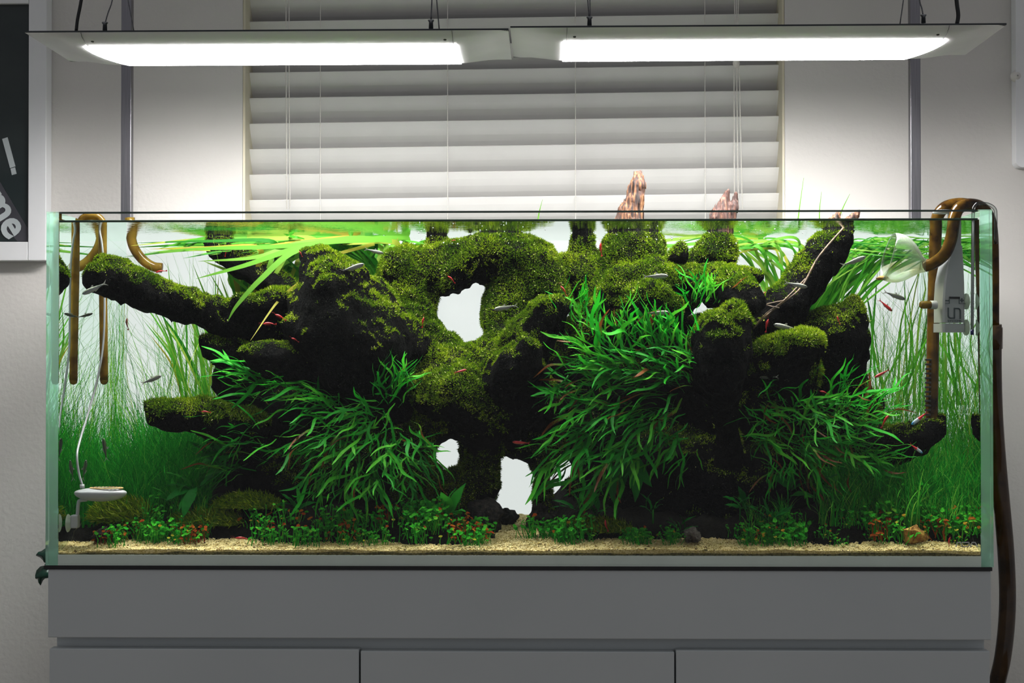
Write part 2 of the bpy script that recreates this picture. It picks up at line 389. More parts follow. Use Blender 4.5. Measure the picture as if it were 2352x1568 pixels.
# ---- numpy noise, signed distance wood and surface nets
def _h(ix, iy, iz, s):
    h = (ix * 374761393 + iy * 668265263 + iz * 1274126177 + s * 1442695041) & 0xffffffff
    h = ((h ^ (h >> 13)) * 1274126177) & 0xffffffff
    return ((h ^ (h >> 16)) & 0xffff).astype(np.float32) / 65535.0
def vnoise(P, s=0):
    I = np.floor(P).astype(np.int64); f = (P - I).astype(np.float32); f = f * f * (3 - 2 * f)
    x, y, z = I[..., 0], I[..., 1], I[..., 2]; fx, fy, fz = f[..., 0], f[..., 1], f[..., 2]
    def L(a, b, t): return a + (b - a) * t
    c = lambda a, b, d: _h(x + a, y + b, z + d, s)
    return L(L(L(c(0,0,0), c(1,0,0), fx), L(c(0,1,0), c(1,1,0), fx), fy), L(L(c(0,0,1), c(1,0,1), fx), L(c(0,1,1), c(1,1,1), fx), fy), fz) * 2 - 1
def fbm(P, s=0, o=3):
    v = 0; a = 1.0
    for i in range(o):
        v = v + a * vnoise(P * (2 ** i), s + i * 17); a *= 0.5
    return v
def surface_nets(D, org, h):
    S = D < 0; nx, ny, nz = D.shape
    off = [(i, j, k) for i in (0, 1) for j in (0, 1) for k in (0, 1)]
    cnt = sum(S[i:nx - 1 + i, j:ny - 1 + j, k:nz - 1 + k].astype(np.int8) for i, j, k in off)
    act = (cnt > 0) & (cnt < 8); idx = np.argwhere(act)
    vid = np.full(act.shape, -1, dtype=np.int32); vid[act] = np.arange(len(idx))
    vals = np.stack([D[idx[:, 0] + i, idx[:, 1] + j, idx[:, 2] + k] for i, j, k in off], 1)
    offs = np.array(off, dtype=np.float32); acc = np.zeros((len(idx), 3), np.float32); num = np.zeros(len(idx), np.float32)
    for a in range(8):
        for b in range(a + 1, 8):
            if np.abs(offs[a] - offs[b]).sum() != 1: continue
            va, vb = vals[:, a], vals[:, b]; m = (va < 0) != (vb < 0)
            t = np.where(m, va / np.where(m, va - vb, 1), 0)
            acc += np.where(m[:, None], offs[a] + t[:, None] * (offs[b] - offs[a]), 0); num += m
    V = (idx + acc / num[:, None]) * h + org
    Q = []
    for ax in range(3):
        sl0 = [slice(1, -1)] * 3; sl1 = [slice(1, -1)] * 3
        sl0[ax] = slice(0, -1); sl1[ax] = slice(1, None)
        A = S[tuple(sl0)]; B = S[tuple(sl1)]
        for flip, msk in ((False, A & ~B), (True, ~A & B)):
            e = np.argwhere(msk)
            if not len(e): continue
            for o in range(3):
                if o != ax: e[:, o] += 1
            u, v = (ax + 1) % 3, (ax + 2) % 3
            def cell(du, dv):
                c = e.copy(); c[:, u] -= du; c[:, v] -= dv
                return vid[c[:, 0], c[:, 1], c[:, 2]]
            q = np.stack([cell(1, 1), cell(0, 1), cell(0, 0), cell(1, 0)], 1)
            Q.append(q[:, ::-1] if flip else q)
    Q = np.concatenate(Q); Q = Q[(Q >= 0).all(1)]
    return V, Q
def sdf_wood(chains, h=0.004, k=0.007, lump=0.006, lump_f=22, bark=0.0025, seed=0, bf=(130, 130, 45)):
    """chains: lists of (point, radius). Smooth union of tapering limbs with lumps and bark ridges."""
    segs = []
    for ch in chains:
        for (a, ra), (b, rb) in zip(ch[:-1], ch[1:]): segs.append((np.array(a, np.float32), np.array(b, np.float32), ra, rb))
    lo = np.min([np.minimum(a - ra, b - rb) for a, b, ra, rb in segs], 0) - 0.02
    hi = np.max([np.maximum(a + ra, b + rb) for a, b, ra, rb in segs], 0) + 0.02
    n = np.ceil((hi - lo) / h).astype(int) + 1
    G = np.stack(np.meshgrid(*[lo[i] + np.arange(n[i], dtype=np.float32) * h for i in range(3)], indexing='ij'), -1)
    acc = np.zeros(G.shape[:3], np.float32)
    for a, b, ra, rb in segs:
        ba = b - a; pa = G - a
        t = np.clip((pa @ ba) / max(float(ba @ ba), 1e-9), 0, 1)
        d = np.linalg.norm(pa - t[..., None] * ba, axis=-1) - (ra + (rb - ra) * t)
        acc += np.exp(-np.clip(d / k, -40, 40))
    D = -k * np.log(np.maximum(acc, 1e-30))
    near = np.abs(D) < 0.03
    P = G[near]
    nz = lump * fbm(P * lump_f, seed, 3) + bark * (1 - 2 * np.abs(vnoise(P * np.array(bf, np.float32), seed + 5)))
    D[near] += nz
    return surface_nets(D, lo, h)
def tri_samples(V, Q, n):
    T = np.concatenate([Q[:, [0, 1, 2]], Q[:, [0, 2, 3]]])
    a, b, c = V[T[:, 0]], V[T[:, 1]], V[T[:, 2]]
    nr = np.cross(b - a, c - a); ar = np.linalg.norm(nr, axis=1) + 1e-12; nr = nr / ar[:, None]
    return a, b, c, nr, ar
def moss_mesh(name, V, Q, density=0.55e6, thr=0.05, length=0.0042, zmax=0.434, seed=3, patch=0.6, bias=0.0):
    a, b, c, nr, ar = tri_samples(V, Q, 0)
    cen = (a + b + c) / 3
    msk = (nr[:, 2] + patch * fbm(cen * 28, seed, 2) * 0.6 + bias > thr) & (cen[:, 2] < zmax)
    if not msk.any(): return None
    a, b, c, nr, ar = a[msk], b[msk], c[msk], nr[msk], ar[msk]
    area = ar.sum() / 2; n = int(area * density * 1.9)
    f = RNG.choice(len(ar), n, p=ar / ar.sum())
    u = RNG.random((n, 1)); v = RNG.random((n, 1)); fl = (u + v) > 1; u = np.where(fl, 1 - u, u); v = np.where(fl, 1 - v, v)
    P = a[f] + u * (b[f] - a[f]) + v * (c[f] - a[f])
    Nn = nr[f]
    cl = 0.5 + 0.5 * vnoise(P * 90, seed + 3)              # tufts grow longer in clumps
    d = Nn * 0.7 + RNG.normal(0, 0.75, (n, 3)); d[:, 2] += 0.1
    d /= np.linalg.norm(d, axis=1)[:, None]
    L = (length * (0.5 + 0.9 * cl) * RNG.uniform(0.6, 1.25, n))[:, None]
    s = np.cross(d, RNG.normal(0, 1, (n, 3))); s /= np.linalg.norm(s, axis=1)[:, None]
    wd = 0.00050 * RNG.uniform(0.7, 1.5, (n, 1))
    p0 = P - Nn * 0.001
    X = np.stack([p0 - s * wd, p0 + s * wd, p0 + d * L * 0.6 + s * wd * 1.1, p0 + d * L], 1)
    F = np.arange(n * 4).reshape(n, 4)
    val = np.clip(0.42 + 0.3 * fbm(P * 35, seed + 9, 2) + RNG.normal(0, 0.16, n), 0, 0.9); val[RNG.random(n) < 0.03] = 1.0
    return fast_mesh(name, X.reshape(-1, 3), F, np.repeat(val, 4))
def ribbons(P, Wd, Sd):
    """P (n,s,3) centre lines, Wd (n,s) half widths, Sd (n,3) or (n,s,3) side vectors -> verts, quads"""
    n, s, _ = P.shape
    if Sd.ndim == 2: Sd = Sd[:, None, :]
    X = np.stack([P - Sd * Wd[..., None], P + Sd * Wd[..., None]], 2).reshape(-1, 3)
    i = (np.arange(n)[:, None] * s + np.arange(s - 1)[None]).ravel() * 2
    return X, np.stack([i, i + 1, i + 3, i + 2], 1)


# ================================================================== THE ROOM
WY = 0.50                                   # front face of the back wall
def X_at(px, py, Y): return at(px, py, Y).x
def Z_at(px, py, Y): return at(px, py, Y).z
wx0, wx1 = X_at(557, 300, WY), X_at(1803, 300, WY)
wz0, wz1 = 0.18, 1.45
bm = bmesh.new()
for a in ((-2.2, wx0, -0.9, 2.3), (wx1, 2.2, -0.9, 2.3), (wx0, wx1, -0.9, wz0), (wx0, wx1, wz1, 2.3)):
    add_box(bm, a[0], a[1], WY, WY + 0.14, a[2], a[3])
wall = struct(bm_obj('wall_back', bm, MT['wall']))
struct(box('floor', -2.2, 2.2, -3.2, WY, -0.93, -0.90, MT['floor']))
struct(box('baseboard_back', -2.2, 2.2, WY - 0.015, WY - 0.001, -0.90, -0.80, MT['white']))
win = bpy.data.objects.new('window_1', None); link(win); struct(win); win.location = ((wx0 + wx1) / 2, WY + 0.12, wz0)
ol = win.location
box('glass_pane', wx0 + 0.03, wx1 - 0.03, WY + 0.125, WY + 0.13, wz0 + 0.03, wz1 - 0.03, MT['darkglass'], win, 0, ol)
for nm, a in (('window_frame', (wx0 + 0.001, wx0 + 0.03, wz0 + 0.001, wz1 - 0.001)), ('window_frame', (wx1 - 0.03, wx1 - 0.001, wz0 + 0.001, wz1 - 0.001)),
              ('window_frame', (wx0 + 0.03, wx1 - 0.03, wz0 + 0.001, wz0 + 0.03)), ('window_frame', (wx0 + 0.03, wx1 - 0.03, wz1 - 0.03, wz1 - 0.001))):
    box(nm, a[0], a[1], WY + 0.115, WY + 0.138, a[2], a[3], MT['white'], win, 0, ol)
box('jamb_lining', wx0 + 0.0003, wx0 + 0.004, WY + 0.002, WY + 0.114, wz0 + 0.002, wz1 - 0.002, MT['jamb'], win, 0, ol)
box('jamb_lining', wx1 - 0.004, wx1 - 0.0003, WY + 0.002, WY + 0.114, wz0 + 0.002, wz1 - 0.002, MT['jamb'], win, 0, ol)
box('window_sill', wx0 + 0.002, wx1 - 0.002, WY + 0.002, WY + 0.114, wz0 - 0.0, wz0 + 0.012, MT['white'], win, 0, ol)

# ------------------------------------------------------------------ venetian blind (each slat its own part)
BY = WY + 0.055
bl = thing('venetian_blind', 'white horizontal-slat venetian blind half closed in the window behind the tank', 'blind', at(1180, 300, BY))
bx0, bx1 = X_at(566, 300, BY), X_at(1795, 300, BY)
SW, SA = 0.050, math.radians(49)
bm = bmesh.new()
hw = (bx1 - bx0) / 2
prof = []
for i in range(5):
    t = i / 4 - 0.5
    prof.append((-t * SW * math.cos(SA) - 0.0022 * (1 - 4 * t * t) * math.sin(SA), t * SW * math.sin(SA) - 0.0022 * (1 - 4 * t * t) * math.cos(SA)))
th = 0.0014
pv = []
for sx in (-hw, hw):
    top = [bm.verts.new((sx, y, z)) for y, z in prof]
    bot = [bm.verts.new((sx, y + th * math.sin(SA), z + th * math.cos(SA))) for y, z in prof]
    pv.append((top, bot))
(t0, b0), (t1, b1) = pv
for i in range(4):
    bm.faces.new((t0[i], t0[i + 1], t1[i + 1], t1[i])); bm.faces.new((b0[i], b1[i], b1[i + 1], b0[i + 1]))
bm.faces.new((t0[0], t1[0], b1[0], b0[0])); bm.faces.new((t0[4], b0[4], b1[4], t1[4]))
bm.faces.new(t0 + b0[::-1]); bm.faces.new(t1[::-1] + b1)
bmesh.ops.recalc_face_normals(bm, faces=bm.faces)
slat_me = bpy.data.meshes.new('slat'); bm.to_mesh(slat_me); bm.free(); slat_me.materials.append(MT['slat'])
pitch = (at(1180, 110, BY).z - at(1180, 450, BY).z) / (340 / 58.4)
zt = (at(568, 169, BY - 0.012).z + at(1795, 150.4, BY - 0.012).z) / 2 - SW / 2 * math.sin(SA)
roll = math.atan2(at(1795, 150.4, BY).z - at(568, 169, BY).z, bx1 - bx0)
bcx = (bx0 + bx1) / 2
for i in range(-8, 9):
    o = bpy.data.objects.new('slat', slat_me); link(o, bl)
    o.location = Vector((bcx, BY, zt - i * pitch)) - Vector(bl.location); o.rotation_euler = (0, -roll, 0)
zlo, zhi = zt - 8.6 * pitch, zt + 9 * pitch
for px in (735, 1028, 1322, 1620):
    x = X_at(px, 250, BY - 0.02)
    for dx, dy in ((0, -0.0165), (0.003, 0.020)):
        tube('ladder_cord', local(bl, [(x + dx, BY + dy, zlo), (x + dx, BY + dy, zhi)]), 0.0007, MT['cord'], bl, 5)
for px, dx in ((657, 0), (664, 0)):
    tube('tilt_cord', local(bl, [at(px + 2, 480, BY - 0.028), at(px, 150, BY - 0.028), at(px, -80, BY - 0.028)]), 0.0009, MT['cord'], bl, 5)
for px in (1687, 1693, 1699):
    tube('lift_cord', local(bl, [at(px + (px - 1693) * 0.5 + 3, 480, BY - 0.03), at(px - 1, 160, BY - 0.03), at(1692 + (px - 1693) * 0.3, 140, BY - 0.03), at(px - 2, -80, BY - 0.03)]), 0.0009, MT['cord'], bl, 5)
bm = bmesh.new(); lathe(bm, [(-0.008, 0.001), (-0.006, 0.005), (0.0, 0.006), (0.005, 0.004), (0.008, 0.001)], Vector(at(1691, 144, BY - 0.03)) - bl.location, (0, 0, 1), 10)
bm_obj('cord_knob', bm, MT['cord'], bl, True)

# ------------------------------------------------------------------ framed poster on the left
FY = WY - 0.030
fr = thing('framed_poster', 'black poster with pale lettering in a white frame on the wall at left', 'poster', at(40, 598, WY))
fx1 = X_at(106, 300, FY); fz0 = Z_at(60, 598, FY); px1 = X_at(65, 300, FY); pz0 = Z_at(60, 555, FY); pz1 = Z_at(40, 8, FY)
bw = fx1 - px1; px0 = px1 - 0.29; fx0 = px0 - bw; fz1 = pz1 + bw
for a in ((px1, fx1, fz0, fz1), (fx0, px0, fz0, fz1), (px0 + 0.0003, px1 - 0.0003, fz0, pz0), (px0 + 0.0003, px1 - 0.0003, pz1, fz1)):
    box('frame_bar', a[0], a[1], FY, WY - 0.001, a[2], a[3], MT['white'], fr, 0.0012, fr.location)
PY = FY + 0.008
box('print', px0, px1, PY, PY + 0.003, pz0, pz1, MT['poster'], fr, 0, fr.location)
def flat_poly(name, pix, Y, mat, parent, d=0.0006):
    bm = bmesh.new(); L = Vector(parent.location)
    f = [bm.verts.new(Vector(at(x, y, Y)) - L) for x, y in pix]; g = [bm.verts.new(v.co + Vector((0, d, 0))) for v in f]
    bm.faces.new(f); bm.faces.new(g[::-1]); n = len(f)
    for i in range(n): bm.faces.new((f[i], f[(i + 1) % n], g[(i + 1) % n], g[i]))
    return bm_obj(name, bm, mat, parent)
flat_poly('printed_band', [(-40, 345), (0, 418), (64, 525), (64, 554), (40, 554), (-40, 470)], PY - 0.0008, MT['poster_band'], fr)
flat_poly('printed_tag', [(4.8, 319), (17.3, 315), (35.4, 382), (23, 386)], PY - 0.001, MT['poster_ink'], fr)
flat_poly('printed_tag', [(24, 387), (34.5, 384), (38, 399), (27, 402)], PY - 0.001, MT['poster_ink'], fr)
tm = text_mesh('printed_lettering', 'me', pr(92, PY), MT['poster_ink'], fr, Vector(at(12, 489, PY - 0.0018)) - fr.location, (math.pi / 2, math.radians(58), 0), 0.0017)

# ------------------------------------------------------------------ white board at the right edge, little hook beside it
RY = WY - 0.025
rb = thing('wall_board', 'white rounded-corner board hanging on the wall at the far right edge', 'board', at(2345, 384, WY))
bm = bmesh.new(); x0 = X_at(2334, 300, RY); z0 = Z_at(2345, 384, RY); z1 = z0 + 0.75; x1 = x0 + 0.5; rr_ = 0.010
out = []
for cx_, cz_, a0 in ((x0 + rr_, z0 + rr_, 180), (x1 - rr_, z0 + rr_, 270), (x1 - rr_, z1 - rr_, 0), (x0 + rr_, z1 - rr_, 90)):
    for i in range(6):
        a = math.radians(a0 + i * 18); out.append((cx_ + rr_ * math.cos(a), cz_ + rr_ * math.sin(a)))
L = Vector(rb.location)
f = [bm.verts.new(Vector((x, RY, z)) - L) for x, z in out]; g = [bm.verts.new(Vector((x, WY - 0.001, z)) - L) for x, z in out]
bm.faces.new(f); bm.faces.new(g[::-1])
for i in range(len(f)): bm.faces.new((f[i], f[(i + 1) % len(f)], g[(i + 1) % len(f)], g[i]))
bm_obj('board', bm, MT['white'], rb)
bm = bmesh.new(); lathe(bm, [(0, 0.001), (0.0, 0.009), (0.004, 0.009), (0.008, 0.006), (0.010, 0.001)], Vector(at(2333, 176, RY + 0.008)) - L, (0, -1, 0), 14)
bm_obj('side_knob', bm, MT['wall'], rb, True)

# ================================================================== LIGHT STAND AND LAMPS
for px, side, lb in ((289.5, 1, 'left brushed aluminium lamp post standing behind the tank'), (2103, -1, 'right brushed aluminium lamp post standing behind the tank')):
    PYy = 0.405; c = at(px, 250, PYy); hwp = 0.0078
    bt = at(px + (-1.5 if side > 0 else 4), 480, PYy); tp = at(px - (0 if side > 0 else 5), 0, PYy)
    p = thing('lamp_post', lb, 'post', (c.x, PYy + 0.008, -0.89), 'posts of the lamp stand')
    box('post_tube', c.x - hwp, c.x + hwp, PYy, PYy + 0.015, -0.88, 1.20, MT['post'], p, 0.001, p.location)
    box('post_foot', c.x - 0.03, c.x + 0.03, PYy - 0.03, PYy + 0.045, -0.898, -0.88, MT['post'], p, 0.002, p.location)
    box('post_arm', c.x - hwp, c.x + hwp, 0.10, PYy + 0.015, 1.20, 1.215, MT['post'], p, 0.001, p.location)

LY0, LDEP = 0.0, 0.20
def lamp(pxa, pya, pxb, pyb, label, outer):
    A = Vector(at(pxa, pya, LY0)); B = Vector(at(pxb, pyb, LY0)); Ln = (B - A).length
    root = thing('hanging_lamp', label, 'lamp', A.lerp(B, 0.5), 'pair of hanging aquarium lamps')
    root.rotation_euler = (0, -math.atan2(B.z - A.z, B.x - A.x), 0)
    h = Ln / 2
    # local: x along lamp, y from 0 (front) to LDEP, z=0 top
    def hull(t):   # t 0..1 across depth -> drop of the full hull section
        return -0.0158 * max(0.0, math.sin(math.pi * t)) ** 0.52
    endA, endB = 0.072, 0.072
    def prof_scale(x):
        e = min((x + h) / endA, (h - x) / endB)
        e = max(0.0, min(1.0, e)); return e * e * (3 - 2 * e)
    bm = bmesh.new()
    nx, ny = 60, 25
    xs = [-h + Ln * i / nx for i in range(nx + 1)]; ts = [j / ny for j in range(ny + 1)]
    def inset(x): return 0.0
    G = [[bm.verts.new((x, t * LDEP, -0.0022 + hull(t) * prof_scale(x))) for t in ts] for x in xs]
    def is_diff(xm, tm_): return abs(xm) < h - endA + 0.004 and 0.18 < tm_ < 0.82
    for i in range(nx):
        for j in range(ny):
            xm = (xs[i] + xs[i + 1]) / 2; tm2 = (ts[j] + ts[j + 1]) / 2
            bm.faces.new((G[i][j], G[i][j + 1], G[i + 1][j + 1], G[i + 1][j]))
    o = bm_obj('lower_shell', bm, MT['lampgrey'], root, True)
    bm = bmesh.new()
    # diffuser: rounded tray; the outer end is cut in an arc
    js = [0.18 + 0.64 * k / 24 for k in range(25)]
    xe = h - endA + 0.004
    rows = []
    for t in js:
        arc = 0.030 * math.sin(math.pi * max(0.0, t - 0.18) / 0.64 * 0.5) ** 1.5
        xa, xb = -xe, xe
        if outer < 0: xa = -xe - 0.002 + arc * 0.9; xb = xe
        else: xb = xe + 0.002 - arc * 0.9
        rows.append([bm.verts.new((xa + (xb - xa) * i / 4, t * LDEP, -0.0030 + hull(t) - 0.0006)) for i in range(5)])
    for j in range(24):
        for i in range(4): bm.faces.new((rows[j][i], rows[j + 1][i], rows[j + 1][i + 1], rows[j][i + 1]))
    for f_ in bm.faces:
        f_.normal_update()
        if f_.normal.z > 0: f_.normal_flip()
    me = bpy.data.meshes.new('diffuser'); bm.to_mesh(me); bm.free(); mobj('diffuser', me, MT['diffuser'], root)
    ld = bpy.data.lights.new('lamp_beam', 'AREA'); ld.shape = 'RECTANGLE'; ld.size = 2 * xe - 0.03; ld.size_y = 0.10; ld.energy = LAMP_W; ld.spread = math.radians(175); ld.color = (1.0, 0.99, 0.97)
    lo_ = bpy.data.objects.new('lamp_beam', ld); link(lo_, root); lo_.location = (0, LDEP / 2, -0.0215)
    box('top_plate', -h, h, 0, LDEP, -0.0022, 0.0, MT['lampdark'], root)
    for s in (-1, 1):   # seams between end caps and body
        x = s * (h - endA)
        pts = [(x, t * LDEP, -0.0024 + hull(t) * prof_scale(x) - 0.0002) for t in [k / 16 * 0.2 for k in range(17)]]
        tube('end_cap_seam', pts, 0.0004, MT['steel'], root, 4)
        bm = bmesh.new(); t = 0.09; z = -0.0022 + hull(t) * prof_scale(x - s * 0.008)
        lathe(bm, [(0, 0.0001), (0, 0.0021), (0.0006, 0.0019), (0.0008, 0.0001)], (x - s * 0.010, t * LDEP, z), (0, -0.35, -1), 10)
        bm_obj('screw', bm, MT['black'], root)
    return root, h
def to_local(root, p): return root.rotation_euler.to_matrix().transposed() @ (Vector(p) - Vector(root.location))
lampL, hL = lamp(57, 71, 1168, 65, 'left hanging aquarium lamp with glowing white diffuser', -1)
lampR, hR = lamp(1172, 60, 2312, 53, 'right hanging aquarium lamp with glowing white diffuser', 1)
def wire(root, pts, r, mat, name):
    P = [to_local(root, at(*p)) for p in pts]
    if len(P) > 2: P = catmull(P, 4)
    d = (P[-1] - P[0]); P.append(P[-1] + Vector((d.x / max(d.z, 1e-6) * 0.25, 0, 1)) * (1.19 - root.location.z - P[-1].z))   # on up to the arm of the stand
    tube(name, P, r, mat, root, 6)
def grip(root, px, py0, py1, Y):
    bm = bmesh.new(); a = to_local(root, at(px, py1, Y)); L_ = (at(px, py0, Y) - at(px, py1, Y)).length
    lathe(bm, [(0, 0.0001), (0, 0.0030), (L_ * 0.75, 0.0027), (L_ * 0.9, 0.0040), (L_, 0.0040), (L_, 0.0001)], a, (0, 0, 1), 10)
    bm_obj('wire_grip', bm, MT['chrome'], root, True)
Yg, Yb = 0.03, 0.17
grip(lampL, 241, 51, 70.5, Yg); wire(lampL, [(242, 51, Yg), (248, 30, Yg), (258, 0, Yg), (266, -60, Yg)], 0.0009, MT['steel'], 'suspension_wire')
wire(lampL, [(308, 73, Yb), (294, 0, Yb), (284, -60, Yb)], 0.0007, MT['steel'], 'suspension_wire')
grip(lampL, 990, 46, 66.0, Yg); wire(lampL, [(990, 46, Yg), (992, 0, Yg), (994, -60, Yg)], 0.0009, MT['steel'], 'suspension_wire')
wire(lampL, [(1009, 70, Yb), (1003, 0, Yb), (999, -60, Yb)], 0.0009, MT['steel'], 'suspension_wire')
wire(lampL, [(175, 72, 0.05), (178, 45, 0.05), (184, 15, 0.05), (190, -20, 0.05)], 0.0024, MT['black'], 'power_cord')
grip(lampR, 1354, 39, 58.5, Yg); wire(lampR, [(1353, 39, Yg), (1350, 0, Yg), (1348, -60, Yg)], 0.0008, MT['steel'], 'suspension_wire')
wire(lampR, [(1356, 60, Yb), (1355, 0, Yb), (1354, -60, Yb)], 0.0008, MT['steel'], 'suspension_wire')
grip(lampR, 2121, 34, 53.0, Yg); wire(lampR, [(2120, 34, Yg), (2117, 18, Yg), (2112, 0, Yg), (2105, -60, Yg)], 0.0009, MT['steel'], 'suspension_wire')
wire(lampR, [(2067, 56, Yb), (2075, 0, Yb), (2082, -60, Yb)], 0.0008, MT['steel'], 'suspension_wire')
wire(lampR, [(2198, 56, 0.05), (2201, 35, 0.05), (2198, 10, 0.05), (2194, -30, 0.05)], 0.0026, MT['black'], 'power_cord')

# ================================================================== CABINET, MAT, TANK
TD, G_ = 0.36, 0.012
cab = thing('cabinet', 'white flat-front aquarium cabinet under the tank', 'cabinet', (0, 0.18, -0.9))
cx0, cx1 = -0.597, 0.597
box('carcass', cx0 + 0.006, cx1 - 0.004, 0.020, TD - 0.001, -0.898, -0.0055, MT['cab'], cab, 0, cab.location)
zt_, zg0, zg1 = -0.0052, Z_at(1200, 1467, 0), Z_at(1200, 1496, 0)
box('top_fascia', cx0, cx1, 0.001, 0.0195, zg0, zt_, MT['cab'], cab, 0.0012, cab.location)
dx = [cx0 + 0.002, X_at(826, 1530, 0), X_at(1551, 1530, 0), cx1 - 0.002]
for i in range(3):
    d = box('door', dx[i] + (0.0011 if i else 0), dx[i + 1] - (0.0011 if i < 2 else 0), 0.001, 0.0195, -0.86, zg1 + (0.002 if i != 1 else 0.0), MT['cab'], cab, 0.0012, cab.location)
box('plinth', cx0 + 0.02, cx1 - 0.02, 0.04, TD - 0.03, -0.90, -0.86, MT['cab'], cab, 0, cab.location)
tag(box('foam_mat', -0.6015, 0.598, -0.001, TD, -0.0050, -0.0004, MT['black']), 'thin black foam mat between the tank and the cabinet', 'mat')

tank = thing('glass_tank', 'long rimless clear glass aquarium tank on the white cabinet', 'aquarium', (0, TD / 2, 0))
tl = tank.location
box('front_pane', -0.6, 0.6, 0.0, G_, 0.0, 0.45, MT['glass'], tank, 0, tl)
box('back_pane', -0.588, 0.588, TD - G_, TD, 0.012, 0.45, MT['glass'], tank, 0, tl)
box('bottom_pane', -0.588, 0.588, G_ + 0.002, TD, 0.0, 0.0118, MT['edge_b'], tank, 0, tl)
for s in (-1, 1):
    x0, x1 = sorted((s * 0.6, s * 0.5882))
    sp_ = box('side_pane', x0, x1, G_ + 0.0022, TD, 0.0, 0.45, MT['sideglass'], tank, 0, tl)
    sp_.data.materials.append(MT['sidetir']); sp_.data.polygons[0 if s < 0 else 1].material_index = 1      # the outer face mirrors light guided inside the pane
    box('polished_edge', x0, x1, G_ + 0.0004, G_ + 0.0018, 0.0, 0.4496, MT['edge'], tank, 0, tl)
box('bottom_edge', -0.5878, 0.5878, G_ + 0.0004, G_ + 0.0018, 0.0, 0.0118, MT['edge_b'], tank, 0, tl)
box('top_edge', -0.587, 0.585, G_ - 0.0012, G_ + 0.0003, 0.4485, 0.4500, MT['edge_d'], tank, 0, tl)
# etched mark in the lower right corner of the front pane
def zoomp(zx, zy): return (2140 + zx * 150 / 1960, 1200 + zy * 120 / 1568)
em = []
for k, path in enumerate(([(725, 720), (770, 590), (870, 590), (925, 720)], [(905, 700), (950, 720), (1090, 720), (1135, 660), (1110, 590), (915, 590)], [(1160, 730), (1215, 590), (1305, 590), (1375, 720)])):
    pts = [at(*zoomp(*p), -0.0006) for p in path]
    stroke('etched_letter', [(p.x - tl[0], p.z - tl[2]) for p in pts], 0.0012, -0.0006 - tl[1], 0.0004, MT['etch'], tank)

tag(box('light_screen', -0.592, 0.592, TD + 0.004, TD + 0.010, 0.0, 0.452, MT['screen']), 'glowing white backlit screen behind the tank', 'screen')

# ------------------------------------------------------------------ water
WZ = 0.4388
wat = thing('aquarium_water', 'clear water filling the tank to just below the rim', 'water', (0, TD / 2, 0.012)); wat['kind'] = 'stuff'
wl = Vector(wat.location)
bm = bmesh.new(); x0, x1, y0, y1, z0 = -0.5876, 0.5876, G_ + 0.0021, TD - G_ - 0.0004, 0.0122
V8 = {(i, j, k): bm.verts.new(Vector(((x0, x1)[i], (y0, y1)[j], (z0, WZ)[k])) - wl) for i in (0, 1) for j in (0, 1) for k in (0, 1)}
for q in (((0,0,0),(1,0,0),(1,0,1),(0,0,1)), ((1,1,0),(0,1,0),(0,1,1),(1,1,1)), ((0,1,0),(0,0,0),(0,0,1),(0,1,1)), ((1,0,0),(1,1,0),(1,1,1),(1,0,1))):
    bm.faces.new([V8[c] for c in q])
me = bpy.data.meshes.new('water_body'); bm.to_mesh(me); bm.free(); wb = mobj('water_body', me, MT['water'], wat); me.materials.append(MT['waterfront']); me.polygons[0].material_index = 1
nxw, nyw = 120, 36
gx, gy = np.meshgrid(np.linspace(x0, x1, nxw), np.linspace(y0, y1, nyw), indexing='ij')
gz = np.full_like(gx, WZ) + 0.00012 * fbm(np.stack([gx * 45, gy * 60, gx * 0], -1), 4, 2) * np.clip((gx + 0.4) * 2 + 0.4, 0.35, 1)
Vw = np.stack([gx - wl.x, gy - wl.y, gz - wl.z], -1).reshape(-1, 3)
ii = (np.arange(nxw - 1)[:, None] * nyw + np.arange(nyw - 1)[None]).ravel()
mobj('water_surface', fast_mesh('water_surface', Vw, np.stack([ii, ii + nyw, ii + nyw + 1, ii + 1], 1), smooth=True), MT['watertop'], wat)
box('painted_refraction_line', x0, x1 - 0.002, G_ + 0.0004, G_ + 0.0018, WZ - 0.0012, WZ + 0.0016, MT['menis'], wat, 0.0005, wl)  # strip added to paint the dark refraction line along the front glass

# ================================================================== SUBSTRATE
xi0, xi1, yi0, yi1 = -0.5874, 0.5874, G_ + 0.0026, TD - G_ - 0.0012
PATHX = at(1185, 1200, 0.2).x
def path_half(y): return 0.052 - 0.06 * np.clip(y - 0.03, 0, 1) + 0.02 * np.clip(0.10 - y, 0, 1)
def sand_z(x, y):
    x = np.asarray(x, float); y = np.asarray(y, float)
    P = np.stack([x * 18, y * 18, x * 0], -1)
    z = 0.0172 + 0.0075 * np.clip((y - 0.014) / 0.045, 0, 1) + 0.010 * np.clip(y / 0.33, 0, 1) + 0.0022 * fbm(P, 2, 3) * (0.4 + 0.6 * np.clip(y / 0.08, 0, 1))
    z = z - 0.004 * np.exp(-((x + 0.575) / 0.03) ** 2) + 0.003 * np.exp(-((x - 0.52) / 0.05) ** 2 - ((y - 0.05) / 0.03) ** 2)
    return z
def soil_z(x, y):
    x = np.asarray(x, float); y = np.asarray(y, float)
    edge = 0.050 + 0.012 * np.sin(x * 9.0) + 0.010 * vnoise(np.stack([x * 22, y * 0, x * 0], -1), 8)
    side = np.clip((np.abs(x - PATHX) - path_half(y)) / 0.05, 0, 1)
    rise = np.clip((y - edge) / 0.12, 0, 1)
    corner = np.clip((0.60 - np.abs(x)) / 0.12, 0.45, 1)
    return sand_z(x, y) - 0.006 + 0.055 * np.clip(rise, 0, 1) * side * corner + 0.012 * np.clip((y - edge) / 0.02, 0, 1) * np.clip(side * 3, 0, 1)
nx, ny = 300, 84
